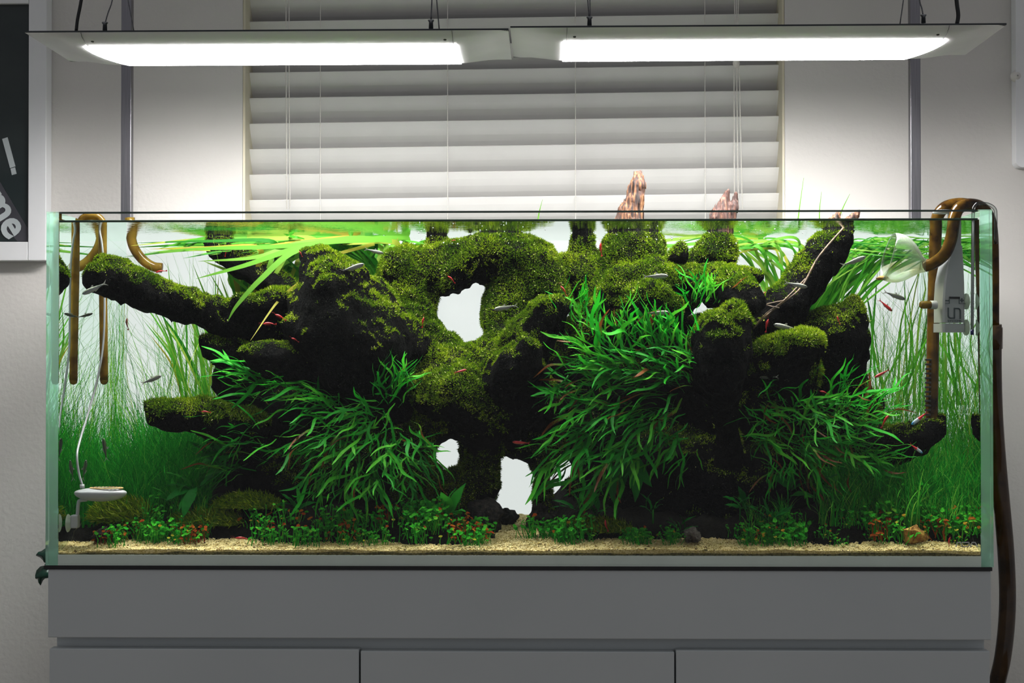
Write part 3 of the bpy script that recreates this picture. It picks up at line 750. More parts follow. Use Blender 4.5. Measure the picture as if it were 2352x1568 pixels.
gx, gy = np.meshgrid(np.linspace(xi0, xi1, nx), np.linspace(yi0, yi1, ny), indexing='ij')
gz = sand_z(gx, gy)
gz = gz + 0.0007 * RNG.normal(0, 1, gz.shape)
V = np.stack([gx, gy, gz], -1).reshape(-1, 3)
ii = (np.arange(nx - 1)[:, None] * ny + np.arange(ny - 1)[None]).ravel()
F = np.stack([ii, ii + ny, ii + ny + 1, ii + 1], 1)
sand = thing('sand_bed', 'pale yellow sand bed along the tank front and path through the middle', 'sand', (0, TD / 2, 0.012)); sand['kind'] = 'stuff'
sl_ = np.array(sand.location)
mobj('sand_surface', fast_mesh('sand_surface', V - sl_, F, smooth=True), MT['sand'], sand)
# gravel layer seen through the front glass
xs = np.linspace(xi0, xi1, nx); top = sand_z(xs, np.full(nx, yi0))
mid = 0.0150 + 0.0014 * fbm(np.stack([xs * 30, xs * 0, xs * 0], -1), 31, 2); mid = np.minimum(mid, top - 0.001)
for nm, za, zb, mt in (('upper_layer', mid, top + 0.0006, MT['sand']), ('lower_layer', np.full(nx, 0.0122), mid, MT['sand_low'])):
    Va = np.concatenate([np.stack([xs, np.full(nx, yi0), za], 1), np.stack([xs, np.full(nx, yi0), zb], 1)])
    i_ = np.arange(nx - 1)
    mobj(nm, fast_mesh(nm, Va - sl_, np.stack([i_, i_ + 1, i_ + nx + 1, i_ + nx], 1)), mt, sand)
soil = sdf = None
gs = soil_z(gx, gy) + 0.0012 * RNG.normal(0, 1, gz.shape)
so = mobj('soil_bank', fast_mesh('soil_bank', np.stack([gx, gy, gs], -1).reshape(-1, 3), F, smooth=True), MT['soil'])
tag(so, 'dark planting soil banked up towards the back of the tank', 'soil', kind='stuff')
# loose grains lying on the sand
def grain_cloud(name, n, mat, parent, r0, r1, ymax, xr=None):
    t = (1 + 5 ** 0.5) / 2
    ico = np.array([(1, 1, 1), (1, -1, -1), (-1, 1, -1), (-1, -1, 1), (0, 0, 1.5), (1.4, 0, 0), (-1.4, 0, 0), (0, 1.4, 0), (0, -1.4, 0)], float)
    oc = np.array([(1, 0, 0), (-1, 0, 0), (0, 1, 0), (0, -1, 0), (0, 0, 1), (0, 0, -1)], float)
    of = np.array([(0, 2, 4), (2, 1, 4), (1, 3, 4), (3, 0, 4), (2, 0, 5), (1, 2, 5), (3, 1, 5), (0, 3, 5)])
    x = RNG.uniform(*(xr or (xi0 + 0.003, xi1 - 0.003)), n); y = yi0 + 0.002 + (ymax - yi0) * RNG.random(n) ** 1.4
    if xr: 
        pass
    z = sand_z(x, y); r = RNG.uniform(r0, r1, n)
    V = oc[None] * (r[:, None] * RNG.uniform(0.6, 1.3, (n, 1)))[..., None] * RNG.uniform(0.6, 1.2, (n, 6, 1)) + np.stack([x, y, z + r * 0.3], 1)[:, None]
    F = of[None] + (np.arange(n) * 6)[:, None, None]
    return mobj(name, fast_mesh(name, V.reshape(-1, 3) - np.array(parent.location), F.reshape(-1, 3)), mat, parent)
MT['grain'] = pbr('sand_grains', (0.50, 0.36, 0.09), (0.90, 0.78, 0.42), 260, 0.7, detail=1)
MT['darkgrain'] = pbr('dark_grains', (0.05, 0.035, 0.012), (0.35, 0.22, 0.06), 200, 0.8, detail=1)
g1 = grain_cloud('loose_grains', 9000, MT['grain'], sand, 0.0006, 0.0015, 0.07)
g2 = grain_cloud('path_grains', 2500, MT['grain'], sand, 0.0007, 0.0017, 0.30, (PATHX - 0.06, PATHX + 0.06))
g3 = grain_cloud('dark_grains', 700, MT['darkgrain'], sand, 0.0008, 0.0020, 0.16)

# ================================================================== ROCKS
def rock(name, label, c, rad, mat, seed, squash=(1, 1, 0.8), rot=0.0, cuts=10, cat='rock', dr=(0.62, 0.9)):
    bm = bmesh.new(); bmesh.ops.create_icosphere(bm, subdivisions=4, radius=1.0)
    rg = np.random.default_rng(seed)
    pl = [(Vector(rg.normal(0, 1, 3)).normalized(), rg.uniform(*dr)) for _ in range(cuts)]
    V = np.array([v.co for v in bm.verts])
    nz = fbm(V * 2.6 + seed, seed, 5) - 0.6 * np.abs(vnoise(V * 5 + seed, seed + 3))
    for v, q in zip(bm.verts, nz):
        p = v.co.copy()
        for n_, d in pl:
            e = p.dot(n_) - d
            if e > 0: p -= n_ * e
        p *= 1 + 0.17 * float(q)
        v.co = Vector((p.x * squash[0], p.y * squash[1], p.z * squash[2])) * rad
    bmesh.ops.rotate(bm, verts=bm.verts, cent=(0, 0, 0), matrix=Matrix.Rotation(rot, 3, 'Y') @ Matrix.Rotation(rg.uniform(0, 6), 3, 'Z'))
    o = bm_obj(name, bm, mat, None, True); o.location = c
    return tag(o, label, cat)
def pxrock(px, py, Y, rpx): return Vector(at(px, py, Y)), pr(rpx, Y)
c, r = pxrock(2098, 1230, 0.045, 44); rock('ochre_rock', 'rust and ochre coloured rock on the sand at the right front', c, r, MT['ochre'], 6, (1.35, 0.8, 0.85), 0.10, 16, 'rock', (0.42, 0.75))
c, r = pxrock(1110, 1190, 0.13, 50); rock('dark_rock', 'dark rounded stone leaning at the left side of the sand path', c, r, MT['rock'], 8, (1, 0.8, 0.95), 0.5)
c, r = pxrock(1160, 1190, 0.22, 30); rock('dark_rock', 'small dark stone at the back left edge of the sand path', c, r, MT['rock'], 12, (1.1, 0.9, 0.75), 0.1)
c, r = pxrock(1252, 1190, 0.18, 48); rock('dark_rock', 'large dark stone at the right side of the sand path', c, r, MT['rock'], 21, (1, 0.9, 0.85), -0.5)
c, r = pxrock(1120, 1232, 0.09, 24); rock('dark_rock', 'low mossy dark stone in front of the path stones', c, r, MT['rock'], 23, (1.2, 0.9, 0.7), 0)
c, r = pxrock(248, 1225, 0.07, 36); rock('dark_rock', 'slanting dark stone by the sand in the left front corner', c, r, MT['rock'], 33, (1.5, 0.8, 0.55), -0.45)
c, r = pxrock(1592, 1232, 0.05, 28); rock('grey_rock', 'grey brown stone half buried at the front right of centre', c, r, MT['greystone'], 37, (1.2, 0.8, 0.8), 0.2)

# ================================================================== DRIFTWOOD
def W(px, py, Y, r): return (np.array(at(px, py, Y)), pr(r, Y))
ALLWOOD = []
def driftwood(name, label, chains, seed, moss=True, h=0.0036, thr=0.05, dens=0.55e6, lump=0.006, mlen=0.0042, bias=0.0, bark=0.0025, mat='wood', cat='driftwood', patch=0.6):
    ch = [[W(*p) for p in c] for c in chains]
    V, Q = sdf_wood(ch, h=h, seed=seed, lump=lump, bark=bark)
    V[:, 0] = np.clip(V[:, 0], xi0 + 0.001, xi1 - 0.001); V[:, 1] = np.clip(V[:, 1], yi0 + 0.002, yi1 - 0.001)
    b = V.mean(0); b[2] = V[:, 2].min()
    root = thing(name, label, cat, Vector(b))
    mobj('wood', fast_mesh('wood', V - b, Q, smooth=True), MT[mat], root)
    if moss:
        mm = moss_mesh('moss', V - b, Q, dens, thr, mlen, 0.436 - b[2], seed + 50, bias=bias, patch=patch)
        if mm is not None:
            o = mobj('moss', mm, MT['moss'], root); o['kind'] = 'stuff'
    ALLWOOD.append((V, Q)); return root

driftwood('driftwood_branch', 'mossy driftwood branch reaching to the left tank wall with a split end',
    [[(216, 640, .085, 17), (232, 640, .09, 26), (268, 640, .10, 38), (330, 668, .11, 38), (420, 702, .13, 37), (510, 735, .15, 40), (590, 760, .17, 42), (680, 790, .19, 50)],
     [(275, 640, .10, 30), (255, 615, .10, 18), (237, 595, .10, 5)],
     [(225, 628, .085, 12), (240, 650, .09, 16)],
     [(560, 697, .13, 23), (630, 696, .14, 26), (720, 692, .16, 30)], [(540, 735, .15, 34), (560, 700, .14, 22)]], 1, thr=0.35, dens=0.7e6)
driftwood('driftwood_log', 'dark bare driftwood log slanting behind the tape grass at upper left',
    [[(488, 561, .26, 10), (505, 572, .26, 22), (560, 605, .26, 28), (610, 632, .255, 30), (680, 675, .25, 32)]], 2, thr=0.3, dens=0.5e6)
driftwood('driftwood_stump', 'big black cone-shaped driftwood stump with mossy edge left of the arch',
    [[(738, 604, .10, 44), (765, 662, .10, 78), (780, 735, .11, 118), (820, 800, .12, 130)],
     [(700, 690, .11, 20), (760, 700, .1, 60)],
     [(642, 742, .07, 5), (680, 752, .075, 28), (760, 765, .09, 62)],
     [(805, 655, .13, 36), (880, 722, .14, 46), (950, 800, .15, 62)], [(710, 590, .11, 22), (735, 640, .11, 50)]], 3, thr=0.50, dens=0.8e6, bias=0.0, lump=0.007, patch=0.22)
driftwood('driftwood_log', 'small mossy driftwood log end poking out below the cone-shaped stump',
    [[(562, 806, .08, 5), (600, 818, .085, 24), (660, 832, .09, 38), (760, 860, .11, 58)]], 4, thr=0.5)
driftwood('driftwood_log', 'dark pointed driftwood stub under the left branch',
    [[(462, 775, .14, 6), (490, 797, .145, 26), (545, 815, .16, 42), (620, 850, .17, 50)]], 5, thr=0.45)
driftwood('driftwood_log', 'short thick mossy log jutting out at the lower left',
    [[(362, 952, .075, 26), (405, 955, .08, 36), (480, 962, .09, 42), (570, 985, .11, 50)], [(350, 925, .08, 8), (380, 945, .08, 24)]], 6, thr=0.3, bias=0.1, mlen=0.0052)
driftwood('driftwood_arch', 'great mossy driftwood arch with a window-like hole in the middle of the tank',
    [[(890, 655, .22, 30), (935, 640, .2, 50), (930, 715, .19, 60), (975, 795, .18, 58), (1035, 868, .16, 74)],
     [(905, 640, .22, 40), (970, 612, .22, 46), (1055, 606, .21, 50), (1120, 592, .20, 56), (1185, 600, .2, 58), (1235, 650, .19, 60), (1265, 690, .18, 50)],
     [(1170, 640, .2, 56), (1192, 705, .19, 72), (1186, 755, .18, 62), (1155, 815, .17, 46), (1100, 862, .16, 60)],
     [(1000, 600, .24, 34), (1000, 545, .24, 31)], [(945, 600, .24, 20), (948, 575, .24, 15)], [(1075, 590, .23, 34), (1080, 558, .23, 20)], [(1180, 580, .21, 38), (1178, 552, .21, 30)], [(1225, 590, .21, 30), (1240, 570, .22, 14)],
     [(1030, 860, .16, 60), (1000, 900, .13, 55), (1060, 912, .10, 62), (1080, 945, .10, 40)],
     [(1100, 860, .15, 60), (1110, 930, .14, 76), (1104, 1000, .15, 44), (1098, 1070, .16, 33), (1092, 1140, .165, 42), (1075, 1215, .16, 62)],
     [(1030, 930, .15, 66), (952, 1020, .15, 44), (945, 1110, .15, 52), (960, 1200, .15, 60)], [(1030, 1145, .16, 50), (1020, 1190, .16, 50)],
     [(1130, 940, .15, 70), (1195, 985, .17, 50), (1255, 1018, .18, 44), (1244, 1075, .18, 21), (1242, 1120, .185, 21), (1262, 1190, .19, 30)]], 7, thr=-0.30, dens=0.60e6, lump=0.010, bias=0.1, mlen=0.0045)
driftwood('driftwood_log', 'driftwood log with mossy top and black underside pointing up to the right of the hole',
    [[(1205, 870, .13, 60), (1225, 930, .16, 60), (1250, 990, .18, 45)], [(1283, 700, .085, 22), (1262, 715, .09, 36), (1225, 768, .10, 48), (1180, 835, .12, 60), (1150, 910, .13, 66), (1160, 985, .15, 50)],
     [(1222, 805, .065, 22), (1195, 835, .075, 38), (1150, 880, .10, 55)]], 8, thr=0.25, dens=0.75e6, bias=0.0)
driftwood('shade_filler_wood', 'added dark wood mass blocking the bright screen behind the left ferns',  # filler added to block the screen and keep the fern background dark
    [[(600, 890, .21, 100), (720, 930, .2, 130), (850, 905, .2, 115), (930, 960, .19, 80)], [(520, 1070, .23, 85), (700, 1100, .2, 140), (880, 1090, .18, 110)], [(600, 1180, .2, 90), (860, 1190, .18, 90)]], 9, thr=0.45, h=0.005, lump=0.012, dens=0.4e6)
driftwood('shade_filler_wood', 'added dark wood mass blocking the bright screen behind the right ferns',  # same kind of added filler, darkening the background of the right ferns
    [[(1330, 790, .22, 50), (1300, 880, .21, 74), (1285, 950, .2, 70), (1330, 1020, .2, 46)], [(1370, 800, .22, 90), (1450, 860, .21, 120), (1580, 880, .22, 140), (1750, 890, .22, 150), (1900, 920, .22, 110), (1960, 930, .22, 60)],
     [(1385, 1010, .2, 85), (1550, 1090, .19, 140), (1750, 1110, .2, 150), (1900, 1110, .21, 100)], [(1380, 1130, .19, 82), (1400, 1190, .18, 80), (1600, 1190, .16, 90), (1800, 1200, .17, 80)]], 10, thr=0.45, h=0.005, lump=0.012, dens=0.4e6)
driftwood('driftwood_log', 'knobbly mossy driftwood log right of the arch below the water surface',
    [[(1276, 598, .2, 20), (1305, 625, .2, 38), (1370, 655, .2, 62), (1440, 690, .2, 76)], [(1330, 610, .21, 26), (1336, 570, .21, 22), (1337, 545, .21, 20)], [(1385, 600, .215, 24), (1400, 640, .21, 40)]], 11, thr=-0.05, dens=0.62e6)
tr = driftwood('driftwood_log', 'thick mossy driftwood trunk rising out of the water with pale dry tip',
    [[(1457, 560, .2, 56), (1456, 580, .2, 64), (1450, 620, .2, 78), (1420, 700, .19, 84), (1400, 760, .19, 90)]], 12, thr=-0.3, dens=0.62e6)
def dry_tip(root, chains, seed):
    V, Q = sdf_wood([[W(*p) for p in c] for c in chains], h=0.0014, k=0.002, lump=0.0012, lump_f=60, bark=0.0022, seed=seed, bf=(420, 420, 28))
    o = mobj('dry_tip', fast_mesh('dry_tip', V - np.array(root.location), Q, smooth=True), MT['drywood'], root); o['label'] = 'pale orange brown dry wood above the water'
def drywood(name='dry_wood', dark=False):
    m, nt, out = new_mat(name)
    tc = N(nt, 'ShaderNodeTexCoord'); mp = N(nt, 'ShaderNodeMapping'); mp.inputs['Scale'].default_value = (260, 260, 40)
    nz = N(nt, 'ShaderNodeTexNoise'); nz.inputs['Scale'].default_value = 1.0; nz.inputs['Detail'].default_value = 5
    nt.links.new(tc.outputs['Object'], mp.inputs[0]); nt.links.new(mp.outputs[0], nz.inputs['Vector'])
    c = ramp(nt, nz.outputs[0], [(0.38, (0.010, 0.003, 0.0015)), (0.48, (0.055, 0.018, 0.007)), (0.58, (0.15, 0.06, 0.02)), (0.70, (0.30, 0.16, 0.07))] if not dark else [(0.35, (0.012, 0.005, 0.004)), (0.6, (0.07, 0.024, 0.014)), (0.75, (0.24, 0.12, 0.07))])
    p = N(nt, 'ShaderNodeBsdfPrincipled'); p.inputs['Roughness'].default_value = 0.7; nt.links.new(c, p.inputs['Base Color'])
    nt.links.new(bump(nt, nz.outputs[0], 0.8, 0.003), p.inputs['Normal']); nt.links.new(p.outputs[0], out.inputs[0]); return m
MT['drywood'] = drywood()
MT['drywood_d'] = drywood('dry_dark_wood', True)
dry_tip(tr, [[(1464, 402, .2, 12), (1464, 425, .2, 17), (1458, 460, .2, 21), (1450, 500, .2, 27), (1448, 530, .2, 38)], [(1472, 398, .2, 4), (1470, 420, .2, 10)], [(1436, 455, .195, 3), (1428, 480, .195, 8), (1420, 515, .195, 14)]], 91)
tr2 = driftwood('driftwood_log', 'curved driftwood trunk with jagged dark tip above the water, right of the pale one',
    [[(1657, 556, .19, 30), (1652, 570, .19, 35), (1640, 590, .19, 38), (1590, 645, .19, 44), (1530, 700, .18, 54)], [(1645, 600, .19, 30), (1655, 620, .19, 20)]], 13, thr=-0.15, dens=0.62e6)
dry_tip(tr2, [[(1672, 440, .19, 7), (1664, 465, .19, 12), (1652, 500, .19, 20), (1655, 530, .19, 28)], [(1690, 446, .19, 6), (1684, 475, .19, 12), (1672, 510, .19, 20)], [(1646, 470, .185, 3), (1640, 500, .185, 10)]], 92)
for c_ in tr2.children:
    if c_.name.startswith('dry_tip'): c_.data.materials[0] = MT['drywood_d']; c_['label'] = 'dark brown split dry wood tip'
driftwood('driftwood_twig', 'thin mossy twig leaning between the two emerging trunks', [[(1570, 566, .15, 6), (1558, 585, .15, 14), (1530, 615, .15, 14), (1490, 655, .15, 16)]], 14, thr=0.2, lump=0.003)
driftwood('driftwood_log', 'low mossy log curling like an arch right of the hole log',
    [[(1425, 735, .10, 24), (1448, 700, .10, 30), (1495, 680, .10, 30), (1540, 700, .10, 28), (1548, 730, .10, 18)], [(1400, 690, .12, 40), (1430, 660, .13, 44), (1500, 650, .14, 46), (1580, 640, .16, 44)]], 15, thr=-0.05, dens=0.7e6)
driftwood('driftwood_log', 'black cut log end with mossy rim facing the front at right of centre',
    [[(1560, 640, .16, 30), (1630, 655, .14, 40), (1690, 675, .10, 52), (1712, 690, .075, 46)], [(1735, 640, .15, 22), (1690, 640, .15, 34)]], 16, thr=0.35, dens=0.7e6)
driftwood('driftwood_stump', 'black upright stump with bright moss peak in the right foreground',
    [[(1690, 700, .05, 14), (1684, 735, .05, 32), (1660, 790, .05, 54), (1650, 835, .055, 58), (1655, 885, .065, 42), (1668, 945, .09, 26), (1672, 1060, .12, 28), (1665, 1180, .13, 42)], [(1632, 728, .05, 18), (1640, 770, .05, 40)]], 17, thr=0.38, dens=0.85e6, patch=0.25, mlen=0.0052)
driftwood('driftwood_log', 'bright mossy log right of the black upright stump',
    [[(1722, 818, .08, 26), (1780, 812, .08, 36), (1835, 790, .075, 36), (1858, 795, .075, 30)], [(1840, 800, .08, 34), (1830, 860, .10, 48), (1840, 920, .12, 50)], [(1735, 850, .08, 26), (1757, 855, .07, 14)]], 18, thr=0.15, dens=0.9e6, mlen=0.0055, bias=0.1)
driftwood('driftwood_stump', 'large dark mossy stump near the right with pointed top',
    [[(1963, 685, .15, 12), (1955, 730, .15, 34), (1920, 775, .15, 58), (1905, 820, .15, 62)], [(1855, 745, .16, 36), (1900, 745, .15, 46)], [(1975, 790, .16, 20), (1940, 830, .16, 45), (1960, 840, .16, 30)]], 19, thr=0.2, dens=0.6e6)
tr3 = driftwood('driftwood_log', 'slanting bare driftwood trunk reaching the surface at right',
    [[(1918, 553, .16, 32), (1895, 580, .16, 43), (1850, 640, .15, 45), (1800, 705, .14, 45), (1765, 745, .14, 42)], [(1955, 530, .16, 10), (1930, 560, .16, 24)]], 20, thr=0.45, dens=0.6e6, lump=0.004)
dry_tip(tr3, [[(1972, 486, .16, 4), (1962, 496, .16, 8), (1940, 520, .16, 16)], [(1925, 492, .16, 9), (1915, 515, .16, 18)]], 93)
for k, pth in enumerate(([(1940, 520, .135), (1880, 590, .115), (1840, 660, .10), (1790, 700, .09), (1735, 745, .09)], [(1850, 640, .105), (1800, 690, .09), (1760, 720, .085), (1730, 755, .09)], [(1800, 690, .09), (1775, 695, .085), (1760, 700, .085), (1790, 707, .08)])):
    tube('hanging_root', [Vector(at(*p)) - tr3.location for p in pth], [0.0015, 0.0019, 0.0017, 0.0013, 0.0006][:len(pth)] , MT['wood_brown'], tr3, 6) if False else tube('hanging_root', [Vector(at(*p)) - tr3.location for p in pth], 0.0014 - 0.0003 * k, MT['wood_brown'], tr3, 6, n=6)
driftwood('driftwood_branch', 'dark driftwood spur curving up near the right intake pipe',
    [[(2166, 958, .12, 6), (2150, 983, .12, 15), (2110, 1010, .12, 28), (2060, 1022, .13, 36), (1990, 1010, .15, 48)]], 21, thr=0.6, lump=0.003, patch=0.3)
for k in range(3):
    px, py = ((1560, 960), (540, 1180), (1450, 1200))[k]

# ================================================================== EQUIPMENT
def ptube(name, pix, r, mat, root, n=6, seg=12, caps=True):
    return tube(name, [Vector(at(*p)) - root.location for p in pix], r, mat, root, seg, caps, n)
# --- right: lily pipe
lp = thing('glass_outflow_pipe', 'brown stained glass outflow pipe with clear tulip bell at upper right', 'pipe', at(2195, 490, .03))
LYp = .055
throat = Vector(at(2128, 612, LYp)); mouthc = Vector(at(2040, 588, LYp)); ax = (mouthc - throat)
ptube('pipe_bend', [(2124, 611, .055), (2146, 603, .047), (2170, 583, .034), (2184, 550, .027), (2190, 515, .026), (2193, 497, .028), (2203, 478, .035), (2226, 469, .05), (2254, 476, .07), (2272, 500, .08), (2279, 540, .085), (2281, 620, .085), (2281, 752, .085)], 0.0078, MT['pipe_r'], lp, 6, 14)
bm = bmesh.new(); L_ = ax.length
prof = [(0.0, 0.0075), (0.12, 0.0105), (0.25, 0.0165), (0.42, 0.0245), (0.6, 0.0302), (0.78, 0.0325), (0.92, 0.0322), (1.0, 0.0312), (1.0, 0.0304), (0.9, 0.0314), (0.7, 0.0312), (0.5, 0.0268), (0.3, 0.018), (0.12, 0.0095)]
lathe(bm, [(a * L_ * 1.0, r) for a, r in prof], throat - lp.location, ax, 32)
bm_obj('tulip_bell', bm, MT['bell'], lp, True)
bm = bmesh.new(); lathe(bm, [(L_, 0.0302), (L_ + 0.0008, 0.0308), (L_, 0.0316)], throat - lp.location, ax, 32); bm_obj('bell_rim', bm, MT['therm'], lp, True)
rng_d = Vector(at(2013, 636, LYp)); bm = bmesh.new(); bmesh.ops.create_icosphere(bm, subdivisions=2, radius=0.006)
for v in bm.verts: v.co = Vector((v.co.x * 1.3, v.co.y * 1.2, v.co.z * 0.5)) * random.uniform(0.75, 1.25) + Vector(at(2026, 638, LYp)) - lp.location
bm_obj('algae_patch', bm, pbr('amber_algae', (0.12, 0.06, 0.006), (0.30, 0.18, 0.02), 200, 0.8), lp, True)
# --- right: intake pipe
ip = thing('glass_intake_pipe', 'long brown stained glass intake tube with slots hanging at the right', 'pipe', at(2140, 975, .12))
YI = .12
ptube('intake_tube', [(2140, 972, YI), (2141, 900, YI), (2143, 760, YI), (2147, 600, YI), (2150, 520, YI), (2156, 492, YI - .01), (2175, 474, YI - .005), (2210, 468, YI - .005), (2245, 478, YI - .0), (2262, 505, YI - .0), (2266, 560, YI - .0), (2267, 700, YI - .0)], 0.0082, MT['pipe_r'], ip, 6, 14)
bm = bmesh.new(); bmesh.ops.create_uvsphere(bm, u_segments=14, v_segments=8, radius=0.0082)
for v in bm.verts: v.co += Vector(at(2140, 972, YI)) - ip.location
bm_obj('rounded_end', bm, MT['pipe_l'], ip, True)
for k in range(14):
    c = Vector(at(2133 - k * 0.15, 826 + k * 10.5, YI - 0.0072)) - ip.location
    bm = bmesh.new(); add_box(bm, c.x - 0.0045, c.x + 0.0035, c.y - 0.0016, c.y + 0.0012, c.z - 0.0013, c.z + 0.0013, 0.0004); bm_obj('intake_slot', bm, MT['black'], ip)
# --- hose outside, right
hs = thing('brown_hose', 'dark brown filter hose hanging down beside the right end of the tank', 'hose', at(2310, 1400, .14))
ptube('hose_tube', [(2281, 745, .085), (2281, 850, .095), (2284, 950, .11), (2291, 1050, .135), (2300, 1150, .14), (2309, 1250, .145), (2314, 1350, .15), (2312, 1430, .15), (2303, 1510, .15), (2288, 1580, .16), (2275, 1680, .18), (2270, 1900, .2)], 0.0112, MT['hose'], hs, 5, 16)
ptube('hose_cuff', [(2281, 752, .085), (2281, 800, .09)], 0.0122, MT['hose'], hs, 2, 16)
# --- left pipes
il = thing('glass_intake_pipe', 'amber stained straight glass intake tube hanging at the left', 'pipe', at(237, 880, .15))
YL = .15
ptube('intake_tube', [(239, 874, YL), (238, 760, YL), (236, 620, YL), (236, 530, YL), (235, 512, YL), (226, 500, YL), (212, 496, YL), (196, 499, YL), (186, 512, YL), (184, 560, YL)], 0.0056, MT['pipe_l'], il, 6, 12)
bm = bmesh.new(); bmesh.ops.create_uvsphere(bm, u_segments=12, v_segments=8, radius=0.0056)
for v in bm.verts: v.co += Vector(at(239, 874, YL)) - il.location
bm_obj('rounded_end', bm, MT['pipe_l'], il, True)
ol_ = thing('glass_outlet_pipe', 'curved amber glass outlet pipe behind the left branch', 'pipe', at(340, 600, .29))
ptube('outlet_tube', [(298, 500, .29), (302, 550, .29), (313, 578, .29), (332, 600, .29), (352, 612, .29), (372, 615, .29)], [0.0072] * 31, MT['pipe_l'], ol_, 6, 12)
# --- left: white sterilizer with cable
st = thing('white_sterilizer', 'white oval electrode device with cable on a bracket at lower left', 'device', at(230, 1131, .036))
YS = .036; sc_ = Vector(at(231, 1131, YS)) - st.location
bm = bmesh.new(); bmesh.ops.create_uvsphere(bm, u_segments=32, v_segments=16, radius=1.0)
ra = pr(61, YS)
for v in bm.verts:
    x, y, z = v.co; zz = z * (0.0065 if z > 0 else 0.0115)
    v.co = sc_ + Vector((x * ra * (1 + 0.0 * x), y * 0.0155 * (1 - 0.15 * x), zz))
bm_obj('device_head', bm, MT['dev'], st, True)
bm = bmesh.new(); lathe(bm, [(0, 1.0), (0.0012, 1.03), (0.0018, 0.96), (0.0008, 0.90)], (0, 0, 0), (0, 0, 1), 28)
for v in bm.verts: v.co = sc_ + Vector((0.0075 + v.co.x * 0.0215, v.co.y * 0.0115, 0.0052 + v.co.z))
bm_obj('mesh_rim', bm, pbr('amber_rim', (0.5, 0.24, 0.03), (0.75, 0.6, 0.3), 150, 0.4), st, True)
for k in range(9):
    x = sc_.x + 0.0075 + (k - 4) * 0.0045; hy = 0.0105 * math.sqrt(max(0.05, 1 - ((k - 4) * 0.0045 / 0.021) ** 2))
    box('grille_bar', x - 0.0008, x + 0.0008, sc_.y - hy, sc_.y + hy, sc_.z + 0.0058, sc_.z + 0.0070, MT['alu'], st)
ptube('cable', [(190, 1117, YS), (181, 1085, YS), (177, 1045, YS), (184, 1010, YS + .02), (205, 940, YS + .05), (224, 870, YS + .08), (236, 800, YS + .10), (240, 720, YS + .105), (239, 620, YS + .105), (234, 560, YS + .105), (229, 530, YS + .105), (233, 514, YS + .105)], 0.0015, MT['dev'], st, 5, 8)
ptube('cable_collar', [(189, 1121, YS), (188.5, 1112, YS)], 0.0030, MT['dev'], st, 0, 10)
bm = bmesh.new(); pts = [Vector(at(*p)) - st.location for p in ((200, 1147, YS), (184, 1149, YS), (180, 1156, YS), (178, 1180, YS), (175, 1186, YS))]
add_tube(bm, catmull(pts, 4), 0.0024, 8); bm_obj('bracket_arm', bm, MT['dev'], st, True)
c = Vector(at(173, 1197, YS)) - st.location; bm = bmesh.new(); add_box(bm, c.x - 0.0052, c.x + 0.0048, c.y - 0.006, c.y + 0.006, c.z - 0.0085, c.z + 0.0085, 0.0015); bm_obj('bracket_block', bm, MT['dev'], st)
bm = bmesh.new(); cs = Vector(at(163, 1201, YS)) - st.location
lathe(bm, [(-0.004, 0.0118), (-0.003, 0.0112), (0.0, 0.006), (0.0025, 0.004), (0.0025, 0.0005)], cs, (1, 0, 0), 18); bm_obj('suction_cup', bm, MT['suction'], st, True)
# --- right: white internal device with logo
dv = thing('white_inline_device', 'white bottle-shaped surface device with printed logo hanging at the right', 'device', at(2180, 762, .054))
YD = .054; DL = Vector(dv.location)
def sect(px, py, wpx, dep, rot=math.radians(20)):
    c = Vector(at(px, py, YD)) - DL; w_ = pr(wpx, YD) / 2; q = []
    for sx, sy in ((-1, -1), (1, -1), (1, 1), (-1, 1)):
        for a in ((0.86, 1.0), (1.0, 0.86))[::(1 if sx * sy > 0 else -1)] if sx * sy < 0 else ((1.0, 0.86), (0.86, 1.0))[::1]:
            x, y = sx * w_ * a[0], sy * dep * a[1]
            q.append(Vector((x * math.cos(rot) - y * math.sin(rot), x * math.sin(rot) + y * math.cos(rot), 0)) + c)
    return q
def loft(name, sections, mat, parent):
    bm = bmesh.new(); R = []
    for q in sections:
        cen = sum(q, Vector()) / len(q); q = sorted(q, key=lambda p: math.atan2(p.y - cen.y, p.x - cen.x)); R.append([bm.verts.new(p) for p in q])
    for a, b in zip(R[:-1], R[1:]):
        n = len(a)
        for i in range(n): bm.faces.new((a[i], a[(i + 1) % n], b[(i + 1) % n], b[i]))
    bm.faces.new(R[0]); bm.faces.new(R[-1][::-1])
    return bm_obj(name, bm, mat, parent)
loft('body', [sect(2180, 741, 58, .0115), sect(2180, 690, 58, .0115), sect(2181, 650, 54, .0115), sect(2184, 610, 44, .011), sect(2188, 575, 32, .010), sect(2189, 565, 30, .009)], MT['dev'], dv)
loft('neck', [sect(2191, 565, 22, .008), sect(2192, 520, 20, .008), sect(2192, 488, 20, .008)], MT['dev'], dv)
loft('base', [sect(2180, 763, 59, .012), sect(2180, 743, 59, .012)], MT['dev'], dv)
bm = bmesh.new(); lathe(bm, [(0, 0.001), (0, 0.0125), (0.004, 0.0125), (0.004, 0.001)], Vector(at(2165, 490, YD)) - DL, (0, 0, 1), 20); bm_obj('cap', bm, MT['dev'], dv, True)
nz0 = Vector(at(2150, 700, YD - .012)) - DL
bm = bmesh.new(); lathe(bm, [(0, 0.0055), (0.008, 0.0055), (0.008, 0.0005)], nz0, (-1, -0.25, 0), 16); bm_obj('nozzle_collar', bm, MT['dev'], dv, True)
bm = bmesh.new(); lathe(bm, [(0.0, 0.0050), (0.012, 0.0050), (0.014, 0.0036), (0.014, 0.0004)], nz0 + Vector((-0.008, -0.002, 0)), (-1, -0.25, 0), 14); bm_obj('nozzle_tip', bm, MT['pipe_l'], dv, True)
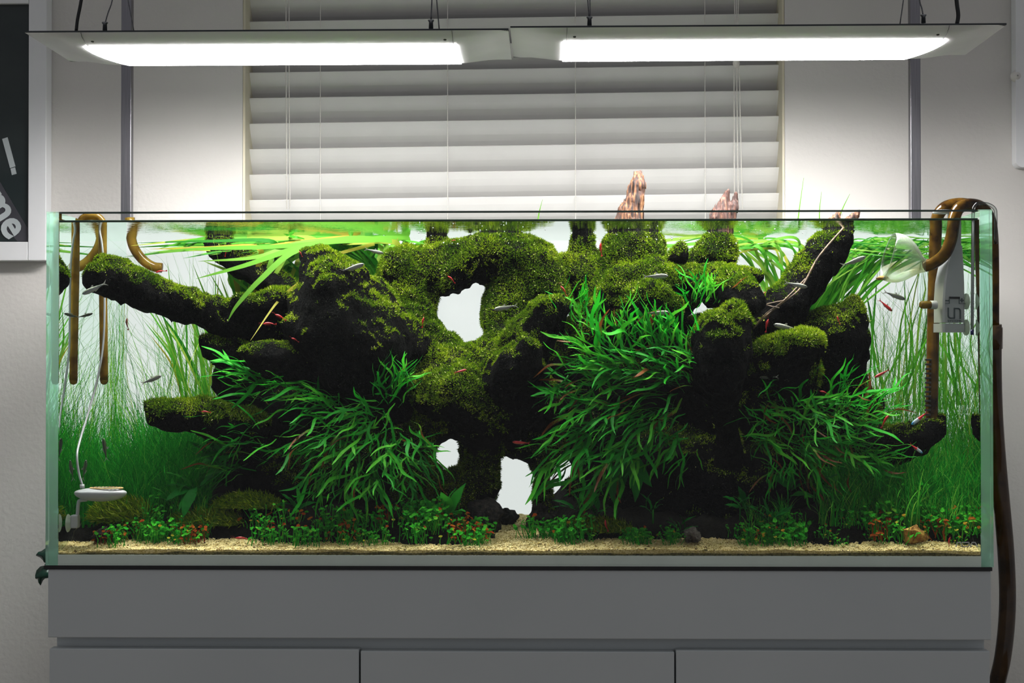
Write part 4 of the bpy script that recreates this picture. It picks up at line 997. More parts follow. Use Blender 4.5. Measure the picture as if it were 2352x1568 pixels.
for py, r in ((692, .0105), (752, .0105)):
    bm = bmesh.new(); lathe(bm, [(-0.003, 0.002), (-0.001, 0.004), (0.0025, r), (0.0035, r)], Vector(at(2214, py, YD)) - DL, (1, 0.2, 0), 18); bm_obj('suction_cup', bm, MT['suction'], dv, True)
# printed marks lie on the front face, which is turned 20 degrees
rot = math.radians(20); fn = Vector((math.sin(rot), -math.cos(rot), 0)); fx = Vector((math.cos(rot), math.sin(rot), 0))
fc = Vector(at(2180, 715, YD)) - DL + fn * 0.0118
holder = bpy.data.objects.new('printed_logo', None); link(holder, dv); holder.location = fc; holder.rotation_euler = (0, 0, rot); holder.empty_display_size = 0.005
def fp(px, py):   # pixel on the face -> (x along face, z)
    d = Vector(at(px, py, YD)) - Vector(at(2184, 715, YD)); return (d.x / math.cos(rot) * 0.98, d.z)
def arc(cx_, cy_, r, a0, a1, n=6): return [(cx_ + r * math.cos(math.radians(a0 + (a1 - a0) * i / n)), cy_ + r * math.sin(math.radians(a0 + (a1 - a0) * i / n))) for i in range(n + 1)]
lg = [(2168, 708)] + [(2168, 725)] + arc(2174, 725, 6, 180, 90) + [(2184, 731), (2184, 709)] + [(2193, 709)] + arc(2193, 715, 6, -90, 0) + [(2199, 732)]
stroke('logo_line', [fp(*p) for p in lg], 0.0017, -0.0006, 0.0006, MT['print'], holder)
stroke('minus_sign', [fp(2161, 691), fp(2169, 691)], 0.0014, -0.0006, 0.0006, MT['print'], holder)
stroke('plus_sign', [fp(2199, 690), fp(2207, 690)], 0.0014, -0.0006, 0.0006, MT['print'], holder)
stroke('plus_sign', [fp(2203, 686), fp(2203, 694)], 0.0014, -0.0006, 0.0006, MT['print'], holder)
stroke('gauge_line', [fp(2161, 697.5), fp(2171, 697.5), fp(2171, 684), fp(2196, 684), fp(2196, 697.5), fp(2212, 697.5)], 0.0006, -0.0005, 0.0006, MT['print'], holder)
stroke('gauge_window', [fp(2172, 684.5), fp(2196, 684.5)], 0.0028, -0.0007, 0.0006, MT['black'], holder)
q = fp(2184, 737.5); text_mesh('printed_word', 'SYSTEMS', 0.0052, MT['print'], holder, (q[0], -0.0004, q[1]), (math.pi / 2, 0, 0), 0.0, 0.0002).data.transform(Matrix.Diagonal((1.05, 0.75, 1, 1)))
# --- right: thermometer hooked over the rim
tmx = thing('glass_thermometer', 'thin glass thermometer with blue bulb hooked on the right rim', 'thermometer', at(2233, 770, .0185))
YT = .0185
ptube('glass_tube', [(2233, 757, YT), (2234, 600, YT), (2235, 500, YT), (2236.5, 478, YT), (2244, 468, YT), (2254, 467, YT), (2272, 470, YT), (2285, 480, YT), (2287, 500, YT), (2287, 560, YT)], 0.0021, MT['therm'], tmx, 6, 10)
ptube('blue_bulb', [(2233, 769, YT), (2233, 757, YT)], 0.0023, MT['blue'], tmx, 0, 10)
ptube('scale_strip', [(2233, 755, YT), (2234, 600, YT), (2235, 505, YT)], 0.0016, MT['white'], tmx, 0, 6)
for k in range(24):
    p = Vector(at(2233.5 + k * 0.03, 728 - k * 3.6, YT - 0.0023)) - tmx.location
    ln = 0.0016 if k % 5 else 0.0030
    box('scale_mark', p.x - 0.0004, p.x - 0.0004 + ln, p.y - 0.0002, p.y + 0.0002, p.z - 0.0002, p.z + 0.0002, MT['print'], tmx)
# --- ivy leaves peeking out at the left, outside the tank
iv = thing('ivy_sprig', 'dark green ivy sprig with two leaves peeking out at the lower left of the tank', 'plant', at(108, 1300, .25))
YV = .25; IL = Vector(iv.location)
def ivy(name, pix):
    bm = bmesh.new(); cen = sum((Vector(at(x, y, YV)) for x, y in pix), Vector()) / len(pix) - IL
    V_ = [bm.verts.new(Vector(at(x, y, YV + 0.006 * math.sin(i * 1.3))) - IL) for i, (x, y) in enumerate(pix)]
    cc = bm.verts.new(cen + Vector((0, -0.006, 0)))
    for i in range(len(V_)): bm.faces.new((V_[i], V_[(i + 1) % len(V_)], cc))
    o = bm_obj(name, bm, MT['ivy'], iv, True); m_ = o.modifiers.new('thickness', 'SOLIDIFY'); m_.thickness = 0.0006
ivy('leaf', [(112, 1254), (104, 1259), (95, 1265), (88, 1267), (83, 1273), (82.5, 1276), (92, 1280), (98, 1286), (101, 1291), (112, 1295), (125, 1285), (128, 1265)])
ivy('leaf', [(104, 1298), (93, 1301), (84, 1310), (81, 1321), (81, 1327), (83, 1329), (85, 1325), (87, 1330), (89, 1338), (92.5, 1344), (95, 1339), (98, 1332), (104, 1327), (116, 1326), (126, 1315), (118, 1300)])
tube('stem', [Vector(at(*p)) - IL for p in ((112, 1290, YV + .005), (104, 1297, YV), (110, 1305, YV + .005), (130, 1320, YV + .02))], 0.0012, MT['ivy'], iv, 6, n=4)

# ================================================================== PLANTS
def unit(v):
    return v / (np.linalg.norm(v, axis=-1, keepdims=True) + 1e-9)
# ---- narrow-leaf fern: leaf prototypes lie along +X, face up +Z
def fern_leaf(seed, mat, lobes=False, nseg=11):
    rg = np.random.default_rng(seed)
    t = np.linspace(0, 1, nseg + 1)
    droop = rg.uniform(0.05, 0.35); sway = rg.uniform(-0.28, 0.28); ph = rg.uniform(0, 6)
    c = np.stack([t - 0.10 * droop * t ** 3, sway * t ** 2 + 0.035 * np.sin(t * 8 + ph), 0.14 * t - droop * t ** 2.2 + 0.03 * np.sin(t * 9 + ph * 2)], 1)
    wd = 0.036 * rg.uniform(0.8, 1.15) * np.clip(np.sin(math.pi * np.clip(t * 0.93 + 0.05, 0, 1)) ** 0.62, 0.06, 1) * (1 + 0.14 * np.sin(t * 23 + ph))
    wd[0] = 0.012; wd[-1] = 0.004
    V, F = [], []
    for i in range(nseg + 1):
        V += [c[i] + (0, -wd[i], 0.16 * wd[i]), c[i], c[i] + (0, wd[i], 0.16 * wd[i])]
    for i in range(nseg):
        a = i * 3; F += [(a, a + 3, a + 4, a + 1), (a + 1, a + 4, a + 5, a + 2)]
    if lobes:
        for s, i0 in ((-1, 4), (1, 5)):
            b = c[i0]; k = len(V); d = np.array([0.8, s * 0.6, -0.1]); L_ = rg.uniform(0.22, 0.34)
            n_ = np.array([-d[1], d[0], 0])
            V += [b - n_ * 0.02, b + n_ * 0.02, b + d * L_ * 0.5 + n_ * 0.03, b + d * L_ * 0.5 - n_ * 0.03, b + d * L_, b + d * L_ * 1.02]
            F += [(k, k + 3, k + 2, k + 1), (k + 3, k + 4, k + 5, k + 2)]
    me = fast_mesh('leaf', np.array(V, float), np.array(F), smooth=True); me.materials.append(MT[mat]); return me
FERN = [fern_leaf(i, 'fern', lobes=(i % 3 == 0)) for i in range(9)] + [fern_leaf(40 + i, 'fern_b') for i in range(3)]
def orient(d, up, rollj):
    x = Vector(d).normalized(); u = Vector(up); z = (u - x * u.dot(x))
    z = z.normalized() if z.length > 1e-6 else x.orthogonal().normalized()
    z = (Matrix.Rotation(rollj, 3, x) @ z); y = z.cross(x)
    m = Matrix((x, y, z)).transposed(); return m.to_4x4()
def fern_plant(label, px, py, Y, ang, spread, n, lpx, group, size=(26, 20), seed=0, out=0.6, brown=0.06):
    """n leaves from a rhizome at a pixel; ang = main screen direction in degrees (0 right, 90 up)"""
    rg = random.Random(seed * 131 + 7); base = Vector(at(px, py, Y))
    root = thing('narrow_leaf_fern', label, 'plant', base, group)
    e = [base + Vector((rg.gauss(0, 1) * pr(size[0], Y) * 0.7, rg.uniform(0, .01), 0)) for _ in range(2)]
    tube('rhizome', [p - base for p in (e[0], base, e[1])], 0.0022, MT['wood'], root, 6, n=3)
    for i in range(n):
        a = math.radians(rg.gauss(ang, spread))
        d = Vector((math.cos(a), -abs(rg.gauss(out, 0.45)) + 0.15, math.sin(a)))
        me = FERN[9 + rg.randrange(3)] if rg.random() < brown else FERN[rg.randrange(9)]
        o = bpy.data.objects.new('leaf', me); link(o, root)
        L_ = pr(lpx, Y) * rg.uniform(0.55, 1.25) * (1 + 0.12 * max(0, -d.y))
        m = orient(d, (0.25 * rg.gauss(0, 1), -0.35, 1), rg.gauss(0, 0.45))
        p = Vector((rg.gauss(0, 1) * pr(size[0], Y), rg.uniform(-.010, .006), rg.gauss(0, 1) * pr(size[1], Y)))
        if base.y + p.y + d.normalized().y * L_ < yi0 + 0.004: p.y += yi0 + 0.004 - (base.y + p.y + d.normalized().y * L_)
        wsc = rg.uniform(0.8, 1.25)
        o.matrix_basis = Matrix.Translation(p) @ m @ Matrix.Diagonal((L_, L_ * wsc, L_, 1))
    return root
GL, GR = 'narrow leaf ferns left of the arch', 'narrow leaf ferns right of the arch'
k = 0
for (px, py, Y, ang, sp, n, L_) in ((905, 905, .07, 85, 26, 34, 85), (760, 940, .08, 168, 28, 36, 95), (690, 905, .09, 160, 30, 26, 90), (850, 960, .065, 190, 45, 36, 85), (800, 1010, .06, 215, 35, 40, 95),
        (885, 1020, .06, 265, 45, 34, 85), (940, 1010, .08, 310, 40, 26, 75), (720, 1010, .08, 205, 25, 28, 90), (760, 1080, .07, 240, 30, 30, 95), (850, 1090, .06, 265, 35, 34, 90), (940, 1070, .08, 285, 40, 22, 75)):
    fern_plant('narrow-leaf fern in the thick clump hanging between the black stump and the arch', px, py, Y, ang, sp, n, L_, GL, seed=k); k += 1
for (px, py, Y, ang, sp, n, L_, lb) in ((600, 880, .11, 165, 22, 30, 110, 'narrow-leaf fern fanning left below the horizontal log'), (560, 1000, .09, 180, 25, 26, 95, 'narrow-leaf fern fanning left beside the short mossy log'), (540, 1060, .10, 200, 25, 20, 80, 'narrow-leaf fern low on the left with drooping leaves'),
        (620, 1040, .10, 150, 14, 8, 70, 'small sparse fern sprig on the added dark wood mass at left')):
    fern_plant(lb, px, py, Y, ang, sp, n, L_, GL, seed=k); k += 1
for (px, py, Y, ang, sp, n, L_) in ((1340, 735, .09, 92, 22, 24, 75), (1420, 790, .08, 105, 26, 36, 105), (1500, 800, .075, 95, 30, 40, 95), (1560, 790, .08, 110, 30, 30, 85), (1370, 850, .08, 160, 30, 36, 95), (1450, 860, .065, 165, 30, 44, 110), (1540, 870, .06, 160, 35, 44, 110),
        (1590, 850, .06, 140, 35, 30, 90), (1340, 900, .09, 185, 30, 32, 95), (1430, 940, .065, 190, 28, 40, 105), (1520, 950, .06, 200, 30, 40, 105), (1360, 980, .08, 205, 25, 34, 105), (1450, 1020, .065, 215, 25, 34, 105), (1550, 1020, .07, 220, 30, 26, 95),
        (1310, 1050, .10, 222, 18, 22, 115), (1400, 1070, .085, 232, 22, 24, 105)):
    fern_plant('narrow-leaf fern in the big bright clump between the arch and the black upright stump', px, py, Y, ang, sp, n, L_, GR, seed=k); k += 1
for (px, py, Y, ang, sp, n, L_, lb) in ((1615, 690, .09, 95, 22, 22, 80, 'small fern growing up behind the black upright stump'), (1662, 680, .09, 65, 25, 9, 60, 'sparse fern sprig left of the cut log end')):
    fern_plant(lb, px, py, Y, ang, sp, n, L_, GR, seed=k); k += 1
for (px, py, Y, ang, sp, n, L_) in ((1760, 930, .09, -20, 40, 28, 85), (1850, 940, .09, 20, 45, 34, 90), (1930, 930, .10, 40, 35, 34, 90), (1740, 1000, .08, -35, 35, 26, 85), (1830, 1020, .08, -40, 45, 36, 85), (1920, 1010, .09, -10, 45, 34, 90), (1985, 970, .11, 45, 25, 28, 100), (1990, 1060, .10, 20, 40, 22, 85), (1880, 1070, .08, -70, 40, 26, 80), (1800, 960, .075, 190, 60, 26, 70), (1890, 960, .08, 0, 70, 30, 75), (1950, 1030, .09, -30, 60, 26, 75), (1790, 1070, .08, -80, 45, 22, 75)):
    fern_plant('narrow-leaf fern in the shaded clump right of the black upright stump', px, py, Y, ang, sp, n, L_, GR, seed=k); k += 1

# ---- tape grass: every leaf its own ribbon
def tape_plant(name, label, base, leaves, group, mat='val'):
    """leaves: lists of (px,py,Y) points; width in px"""
    root = thing(name, label, 'plant', base, group); B = np.array(root.location)
    for pts, wpx, v in leaves:
        C = np.array(catmull([at(*p) for p in pts], 7)); n_ = len(C)
        C[:, 2] = np.minimum(C[:, 2], WZ - 0.0012); C[:, 1] = np.clip(C[:, 1], yi0 + .003, yi1 - .003); C[:, 0] = np.clip(C[:, 0], xi0 + .003, xi1 - .003)
        T = unit(np.gradient(C, axis=0)); t = np.linspace(0, 1, n_)
        S = np.cross(T, np.array([0.25, -1, 0.35])); S = unit(S)
        Wd = pr(wpx, pts[0][2]) / 2 * np.clip(1.15 - t ** 3 * 1.1, 0.05, 1)
        X, F = ribbons(C[None], Wd[None], S[None])
        mobj('leaf', fast_mesh('leaf', X - B, F, np.full(len(X), v), smooth=True), MT[mat], root)
    return root
def arch_leaf(rg, bx, by, Y, tx, ty, fx_, side):
    """rises from base to the surface at (tx,ty), then trails along it for fx_ pixels"""
    mx = bx + (tx - bx) * 0.45 + rg.gauss(0, 8); my = by + (ty - by) * 0.6
    p = [(bx, by, Y), (mx, my, Y + rg.uniform(-.02, .02)), (tx, ty, Y + rg.uniform(-.03, .03))]
    if fx_:
        p += [(tx + side * fx_ * 0.45, ty + rg.uniform(-6, 4), Y + rg.uniform(-.04, .04)), (tx + side * fx_, ty + rg.uniform(2, 26), Y + rg.uniform(-.06, .03))]
    return p
rg = random.Random(5)
for i, bx in enumerate((640, 690, 730, 775, 815, 850, 590, 560)):
    by = 690 + rg.uniform(-10, 40); Y = .27 + rg.uniform(-.02, .03); lv = []
    for j in range(10):
        tx = bx + rg.gauss(25, 55); ty = 552 + rg.uniform(-6, 25)
        side = -1 if rg.random() < 0.78 else 1
        lv.append((arch_leaf(rg, bx + rg.gauss(0, 10), by, Y, tx, ty, rg.uniform(120, 330) if side < 0 else rg.uniform(20, 110), side), rg.uniform(8, 14), min(1, max(0, rg.gauss(0.55, 0.24)))))
    for j in range(4):
        lv.append(([(bx, by, Y), (bx + rg.gauss(0, 25), by - 60, Y), (bx + rg.gauss(0, 60), 565 + rg.uniform(-5, 40), Y)], rg.uniform(6, 10), rg.random()))
    tape_plant('tape_grass', 'bright lime tape grass arching along the surface at upper left', at(bx, by, Y), lv, 'tape grass behind the left stump')
# the leaves that fall forward over the stump and branch
lv = [([(900, 552, .2), (800, 548, .17), (680, 575, .13), (600, 640, .10), (545, 700, .085), (523, 737, .08)], 13, .62),
      ([(880, 550, .2), (720, 560, .16), (560, 610, .12), (450, 640, .11)], 12, .6), ([(880, 545, .22), (650, 565, .16), (500, 570, .13), (385, 574, .13)], 10, .55),
      ([(870, 550, .22), (700, 556, .18), (590, 590, .14), (455, 600, .13)], 11, .68), ([(860, 560, .2), (760, 590, .17), (700, 640, .14), (640, 690, .12), (575, 782, .06)], 8, .97)]
tape_plant('tape_grass', 'long lime tape grass leaves falling forward over the left branch', at(880, 560, .2), lv, 'tape grass behind the left stump')
lv = []
for j in range(16):
    bx = 880 + rg.uniform(-25, 10); lv.append(([(bx, 690, .25), (bx - 25 + rg.gauss(0, 8), 610, .24), (840 + rg.gauss(-40, 30), 556, .23), (740 + rg.gauss(0, 40), 552, .22)], rg.uniform(9, 14), rg.uniform(0.0, 0.55)))
for j in range(5): lv.append(([(872, 680, .25), (880 + j * 5, 620, .25), (878 + j * 9 + rg.gauss(0, 3), 575 - j * 4, .25)], 8, rg.uniform(.65, 1)))
lv.append(([(880, 640, .25), (900, 590, .25), (914, 545, .25)], 9, .95))
tape_plant('tape_grass', 'dense tape grass curving up behind the right side of the black cone stump', at(880, 690, .25), lv, 'tape grass behind the left stump')
for i, (bx, by) in enumerate(((1800, 760), (1850, 740), (1890, 720), (1930, 740), (1840, 780))):
    Y = .26 + rg.uniform(-.02, .03); lv = []
    for j in range(20):
        tx = bx + rg.uniform(60, 240); ty = 555 + rg.uniform(-6, 40)
        lv.append((arch_leaf(rg, bx + rg.gauss(0, 12), by, Y, tx, ty, rg.choice((0, 60, 120, 200)), 1), rg.uniform(3, 6), min(1, max(0, rg.gauss(0.35, 0.25)))))
    tape_plant('tape_grass', 'green tape grass leaning right behind the slanting trunk', at(bx, by, Y), lv, 'tape grass behind the right trunk')
for i, (bx, by) in enumerate(((1800, 740), (1850, 700))):
    Y = .28; lv = []
    for j in range(11):
        tx = bx - rg.uniform(10, 150); ty = 556 + rg.uniform(-8, 20)
        lv.append((arch_leaf(rg, bx + rg.gauss(0, 12), by, Y, tx, ty, rg.uniform(100, 300), -1), rg.uniform(5, 9), min(1, max(0, rg.gauss(0.6, 0.2)))))
    tape_plant('tape_grass', 'pale tape grass trailing left along the surface between the two right trunks', at(bx, by, Y), lv, 'tape grass behind the right trunk')
for i, (bx, by) in enumerate(((2020, 900), (2060, 930), (2100, 940))):
    Y = .28; lv = []
    for j in range(6):
        tx = bx + rg.uniform(-60, 110); ty = rg.uniform(550, 760)
        lv.append((arch_leaf(rg, bx + rg.gauss(0, 12), by, Y, tx, ty, 0, 1), rg.uniform(3, 6), min(1, max(0, rg.gauss(0.6, 0.2)))))
    tape_plant('tape_grass', 'thin pale tape grass standing below the outflow pipe at right', at(bx, by, Y), lv, 'tape grass behind the right trunk')
for i, (bx, by) in enumerate(((430, 960), (480, 950), (530, 930), (570, 900))):
    Y = .29 + rg.uniform(-.02, .02); lv = []
    for j in range(10):
        tx = bx + rg.gauss(-55, 40); ty = rg.uniform(600, 800)
        lv.append((arch_leaf(rg, bx + rg.gauss(0, 14), by, Y, tx, ty, 0, 1), rg.uniform(4, 8), min(1, max(0, rg.gauss(0.55, 0.28)))))
    tape_plant('tape_grass', 'yellow green tape grass leaning left behind the left branch', at(bx, by, Y), lv, 'tape grass behind the left branch')
# leaf tips standing out of the water
for pts, lb in (([(1232, 530, .2), (1238, 490, .2), (1246, 458, .2)], 'single grass tip above the water near the centre'), ([(1830, 530, .22), (1836, 480, .22), (1846, 408, .22)], 'tall thin grass tip above the water right of the trunks'),
                ([(1885, 530, .22), (1882, 490, .22), (1887, 440, .22)], 'short thin grass tip above the water near the slanting trunk'), ([(1920, 520, .22), (1935, 480, .22), (1952, 445, .22)], 'slanting grass tip above the water right of the slanting trunk')):
    C = np.array(catmull([at(*p) for p in pts], 5)); T = unit(np.gradient(C, axis=0)); S = unit(np.cross(T, np.array([0.2, -1, 0.2])))
    X, F = ribbons(C[None], np.linspace(0.0013, 0.0002, len(C))[None], S[None])
    tag(mobj('grass_tip', fast_mesh('grass_tip', X, F, np.full(len(X), .6)), MT['val']), lb, 'grass')

# ---- fine grass (nobody could count it)
def grass(name, label, n, base_fn, lean_fn, len_fn, wd, mat, segs=7, vfn=None, curl=0.25):
    x, y = base_fn(n); z = np.maximum(sand_z(x, y), soil_z(x, y)) - 0.002
    L_ = len_fn(n, x, y); lean = lean_fn(n, x, y)            # lean: (n,2) horizontal displacement per unit length at tip
    t = np.linspace(0, 1, segs)[None, :, None]
    wob = RNG.normal(0, curl, (n, 1, 2)) * np.sin(t * math.pi * RNG.uniform(0.6, 1.6, (n, 1, 1)))
    P = np.zeros((n, segs, 3)); P[..., :2] = np.stack([x, y], 1)[:, None] + L_[:, None, None] * (lean[:, None] * t ** 1.6 + wob * 0.4 * t)
    P[..., 2] = z[:, None] + L_[:, None] * t[..., 0] * np.sqrt(np.clip(1 - (np.linalg.norm(lean, axis=1) * 0.7) ** 2, 0.12, 1))[:, None]
    P[..., 2] = np.minimum(P[..., 2], WZ - 0.0015 - 0.0001 * np.arange(segs)[None]); P[..., 0] = np.clip(P[..., 0], xi0 + .002, xi1 - .002); P[..., 1] = np.clip(P[..., 1], yi0 + .003, yi1 - .002)
    S = np.zeros((n, 3)); a = RNG.normal(0, 0.6, n); S[:, 0] = np.cos(a); S[:, 1] = np.sin(a)
    Wd = (wd * RNG.uniform(0.6, 1.4, n))[:, None] * np.linspace(1, 0.25, segs)[None]
    X, F = ribbons(P, Wd, S)
    v = np.clip(RNG.normal(0.45, 0.22, n), 0, 1) if vfn is None else vfn(n, x, y)
    return tag(mobj(name, fast_mesh(name, X, F, np.repeat(v, segs * 2)), MT[mat]), label, 'grass', kind='stuff')
def ub(x0, x1, y0, y1): return lambda n: (RNG.uniform(x0, x1, n), RNG.uniform(y0, y1, n))
XL0, XL1 = -0.583, at(560, 900, .28).x
def clumped(x0, x1, y0, y1, nc, s):
    def f(n):
        cx_ = RNG.uniform(x0, x1, nc); cy_ = RNG.uniform(y0, y1, nc); i = RNG.integers(0, nc, n)
        return np.clip(cx_[i] + RNG.normal(0, s, n), xi0 + .004, xi1 - .004), np.clip(cy_[i] + RNG.normal(0, s, n), yi0 + .01, yi1 - .004)
    return f
grass('fine_grass', 'tall fine green grass standing along the back left', 640, clumped(XL0 + .02, XL1 + .02, .24, .335, 26, .010),
      lambda n, x, y: np.stack([RNG.normal(-0.20, 0.24, n), RNG.normal(0, .05, n)], 1), lambda n, x, y: .09 + .30 * RNG.beta(1.3, 2.4, n), 0.00052, 'grass', 9, curl=.42)
grass('fine_grass', 'tall fine green grass standing along the back right', 520, clumped(at(2010, 900, .28).x, .583, .24, .335, 22, .010),
      lambda n, x, y: np.stack([RNG.normal(-0.02, 0.28, n), RNG.normal(0, .05, n)], 1), lambda n, x, y: .10 + .28 * RNG.beta(1.3, 2.0, n), 0.00052, 'grass', 9, curl=.42)
grass('low_grass', 'dense low green grass carpet at the lower left', 4200, ub(-.583, at(500, 1100, .2).x, .10, .33),
      lambda n, x, y: np.stack([RNG.normal(0.05, 0.35, n), RNG.normal(-.1, .3, n)], 1), lambda n, x, y: RNG.uniform(.05, .13, n) * np.clip(.55 + y * 1.8, .5, 1.1), 0.0006, 'lowgrass', 6, lambda n, x, y: np.clip(RNG.normal(.3, .2, n), 0, 1), .4)
grass('low_grass', 'dense low green grass carpet at the lower right', 4600, ub(at(1890, 1100, .2).x, .583, .075, .33),
      lambda n, x, y: np.stack([RNG.normal(-0.1, 0.4, n), RNG.normal(-.15, .3, n)], 1), lambda n, x, y: RNG.uniform(.04, .11, n) * np.clip(.6 + y * 1.6, .55, 1.1), 0.0006, 'lowgrass', 6, lambda n, x, y: np.clip(RNG.normal(.4, .25, n), 0, 1), .45)
# arching thin grass tufts in the right foreground: each tuft is a plant
def tuft_mesh(seed, n=26, L0=.05):
    rg_ = np.random.default_rng(seed); segs = 7; t = np.linspace(0, 1, segs)[None, :, None]
    a = rg_.uniform(0, math.tau, n); le = rg_.uniform(.25, .95, n); L_ = L0 * rg_.uniform(.6, 1.3, n)
    P = np.zeros((n, segs, 3)); P[..., 0] = (L_ * le * np.cos(a))[:, None] * t[..., 0] ** 1.7; P[..., 1] = (L_ * le * np.sin(a) * .6)[:, None] * t[..., 0] ** 1.7
    P[..., 2] = L_[:, None] * (t[..., 0] - .45 * le[:, None] * t[..., 0] ** 3)
    P[..., :2] += rg_.normal(0, .003, (n, 1, 2)); S = np.stack([-np.sin(a), np.cos(a), np.zeros(n)], 1)
    X, F = ribbons(P, np.full((n, 1), .0007) * np.linspace(1, .2, segs)[None], S)
    return fast_mesh('grass_tuft', X, F, np.repeat(np.clip(rg_.normal(.6, .25, n), 0, 1), segs * 2))
TUFT = [tuft_mesh(i) for i in range(5)]
for m_ in TUFT: m_.materials.append(MT['lowgrass'])
def put(name, me, px, Y, label, cat, group, sc=1.0, dz=-.001, rot=None):
    x = at(px, 1250, Y).x; z = float(np.maximum(sand_z(x, Y), soil_z(x, Y))) + dz
    o = bpy.data.objects.new(name, me); link(o); o.location = (x, Y, z); o.rotation_euler = (0, 0, random.uniform(0, 6.28) if rot is None else rot); o.scale = (sc,) * 3
    return tag(o, label, cat, group)
for i in range(34):
    put('grass_tuft', TUFT[i % 5], random.uniform(1890, 2190), random.uniform(.055, .15), 'arching thin grass tuft in the right foreground', 'grass', 'grass tufts at right', random.uniform(.8, 1.7))
for i in range(12):
    put('grass_tuft', TUFT[i % 5], random.uniform(290, 480), random.uniform(.045, .09), 'arching thin grass tuft in the left foreground', 'grass', 'grass tufts at left', random.uniform(.6, 1.0))
for i in range(7):
    put('grass_tuft', TUFT[i % 5], random.uniform(1700, 1880), random.uniform(.05, .09), 'small thin grass tuft right of the grey stone', 'grass', 'grass tufts near the grey stone', random.uniform(.6, .9))

# ---- tiny round-leaf carpet plants
def clover_mesh(seed, n=13, hgt=.016, mat='clover', red=.2):
    rg_ = np.random.default_rng(seed); V, F, A = [], [], []
    for i in range(n):
        b = np.array([rg_.normal(0, .0065), rg_.normal(0, .0045), 0]); h_ = hgt * rg_.uniform(.45, 1.3); tip = b + np.array([rg_.normal(0, .0045), rg_.normal(-.001, .003), h_])
        v = float(np.clip(rg_.beta(2, 3) * .75, 0, 1)) if rg_.random() > red else rg_.uniform(.8, 1)
        k_ = len(V); m = (b + tip) / 2 + np.array([rg_.normal(0, .001), 0, 0])
        for p, w_ in ((b, .0005), (m, .0004), (tip, .0003)): V += [p - (w_, 0, 0), p + (w_, 0, 0)]; A += [v * .6, v * .6]
        F += [(k_, k_ + 1, k_ + 3, k_ + 2), (k_ + 2, k_ + 3, k_ + 5, k_ + 4)]
        for q in range(rg_.integers(1, 4)):
            r = rg_.uniform(.0011, .0021); k_ = len(V); nn = unit(np.array([rg_.normal(0, .5), -.45, .9])); u_ = unit(np.cross(nn, np.array([rg_.normal(), rg_.normal(), .2]))); w2 = np.cross(nn, u_)
            cen = tip + u_ * r * .9 * (1, -1, .2)[q]
            ring = [cen + (u_ * math.cos(a) * 1.25 + w2 * math.sin(a)) * r for a in np.linspace(0, math.tau, 8, endpoint=False)]
            V += [cen - nn * r * .2] + ring; A += [v] * 9
            F += [(k_, k_ + 1 + j, k_ + 1 + (j + 1) % 8, k_ + 1 + (j + 1) % 8) for j in range(8)]
    me = bpy.data.meshes.new('carpet_plant')
    me.from_pydata([tuple(v) for v in V], [], [tuple(dict.fromkeys(f)) for f in F]); me.materials.append(MT[mat])
    a = me.attributes.new('v', 'FLOAT', 'POINT'); a.data.foreach_set('value', np.array(A, np.float32)); return me
CLO = [clover_mesh(i, red=.05) for i in range(7)] + [clover_mesh(20 + i, 13, .013, red=.3) for i in range(3)]
REDP = [clover_mesh(60 + i, 12, .015, 'redplant', 0) for i in range(3)]
TALL = [clover_mesh(80 + i, 11, .026, red=.05) for i in range(3)]
def carpet(x0, x1, n, label, group, y0=.035, y1=.075, protos=None, sc=(.8, 1.5)):
    for i in range(n):
        put('carpet_plant', (protos or CLO)[random.randrange(len(protos or CLO))], random.uniform(x0, x1), random.uniform(y0, y1), label, 'plant', group, random.uniform(*sc), rot=random.uniform(-.6, .6))
carpet(330, 480, 16, 'tiny round-leaf carpet plant in the left foreground', 'carpet plants at left')
carpet(250, 330, 6, 'tiny round-leaf carpet plant beside the slanting dark stone', 'carpet plants by the slanting stone', .03, .06)
carpet(570, 830, 26, 'tiny round-leaf carpet plant below the left ferns', 'carpet plants below the left ferns')
carpet(830, 920, 5, 'small carpet plant left of the broad-leaf plant', 'carpet plants left of the broad leaves')
carpet(925, 1110, 34, 'tiny round-leaf carpet plant left of the sand path', 'carpet plants left of the path', .035, .095)
carpet(1225, 1300, 9, 'tiny round-leaf carpet plant right of the sand path', 'carpet plants right of the path', .06, .09, CLO[:7])
carpet(1290, 1360, 9, 'tiny green carpet plant in the clump right of the path', 'carpet clump right of the path', .045, .07, CLO[:7])
carpet(1430, 1570, 13, 'sparse tiny carpet plant left of the grey stone', 'carpet plants left of the grey stone', .04, .06, CLO[:7], (.7, 1.1))
carpet(1700, 1990, 24, 'tiny carpet plant between the grey stone and the ochre rock', 'carpet plants right of the grey stone')
carpet(1990, 2070, 12, 'tiny yellow green carpet plant left of the ochre rock', 'carpet plants left of the ochre rock', .04, .08)
carpet(2120, 2245, 30, 'tiny yellow green carpet plant right of the ochre rock', 'carpet plants right of the ochre rock', .045, .10)
carpet(190, 470, 6, 'tiny red-leaved carpet plant in the left foreground', 'red carpet plants at left', .04, .07, REDP)
carpet(700, 1090, 6, 'tiny red-leaved carpet plant among the green ones left of the path', 'red carpet plants left of the path', .04, .08, REDP)
carpet(2010, 2240, 5, 'tiny red-leaved carpet plant near the ochre rock', 'red carpet plants at right', .05, .09, REDP)
carpet(290, 360, 5, 'taller round-leaf stem plant in the left foreground', 'tall carpet plants at left', .06, .08, TALL)
carpet(2000, 2120, 8, 'taller round-leaf stem plant behind the ochre rock', 'tall carpet plants behind the ochre rock', .08, .11, TALL)
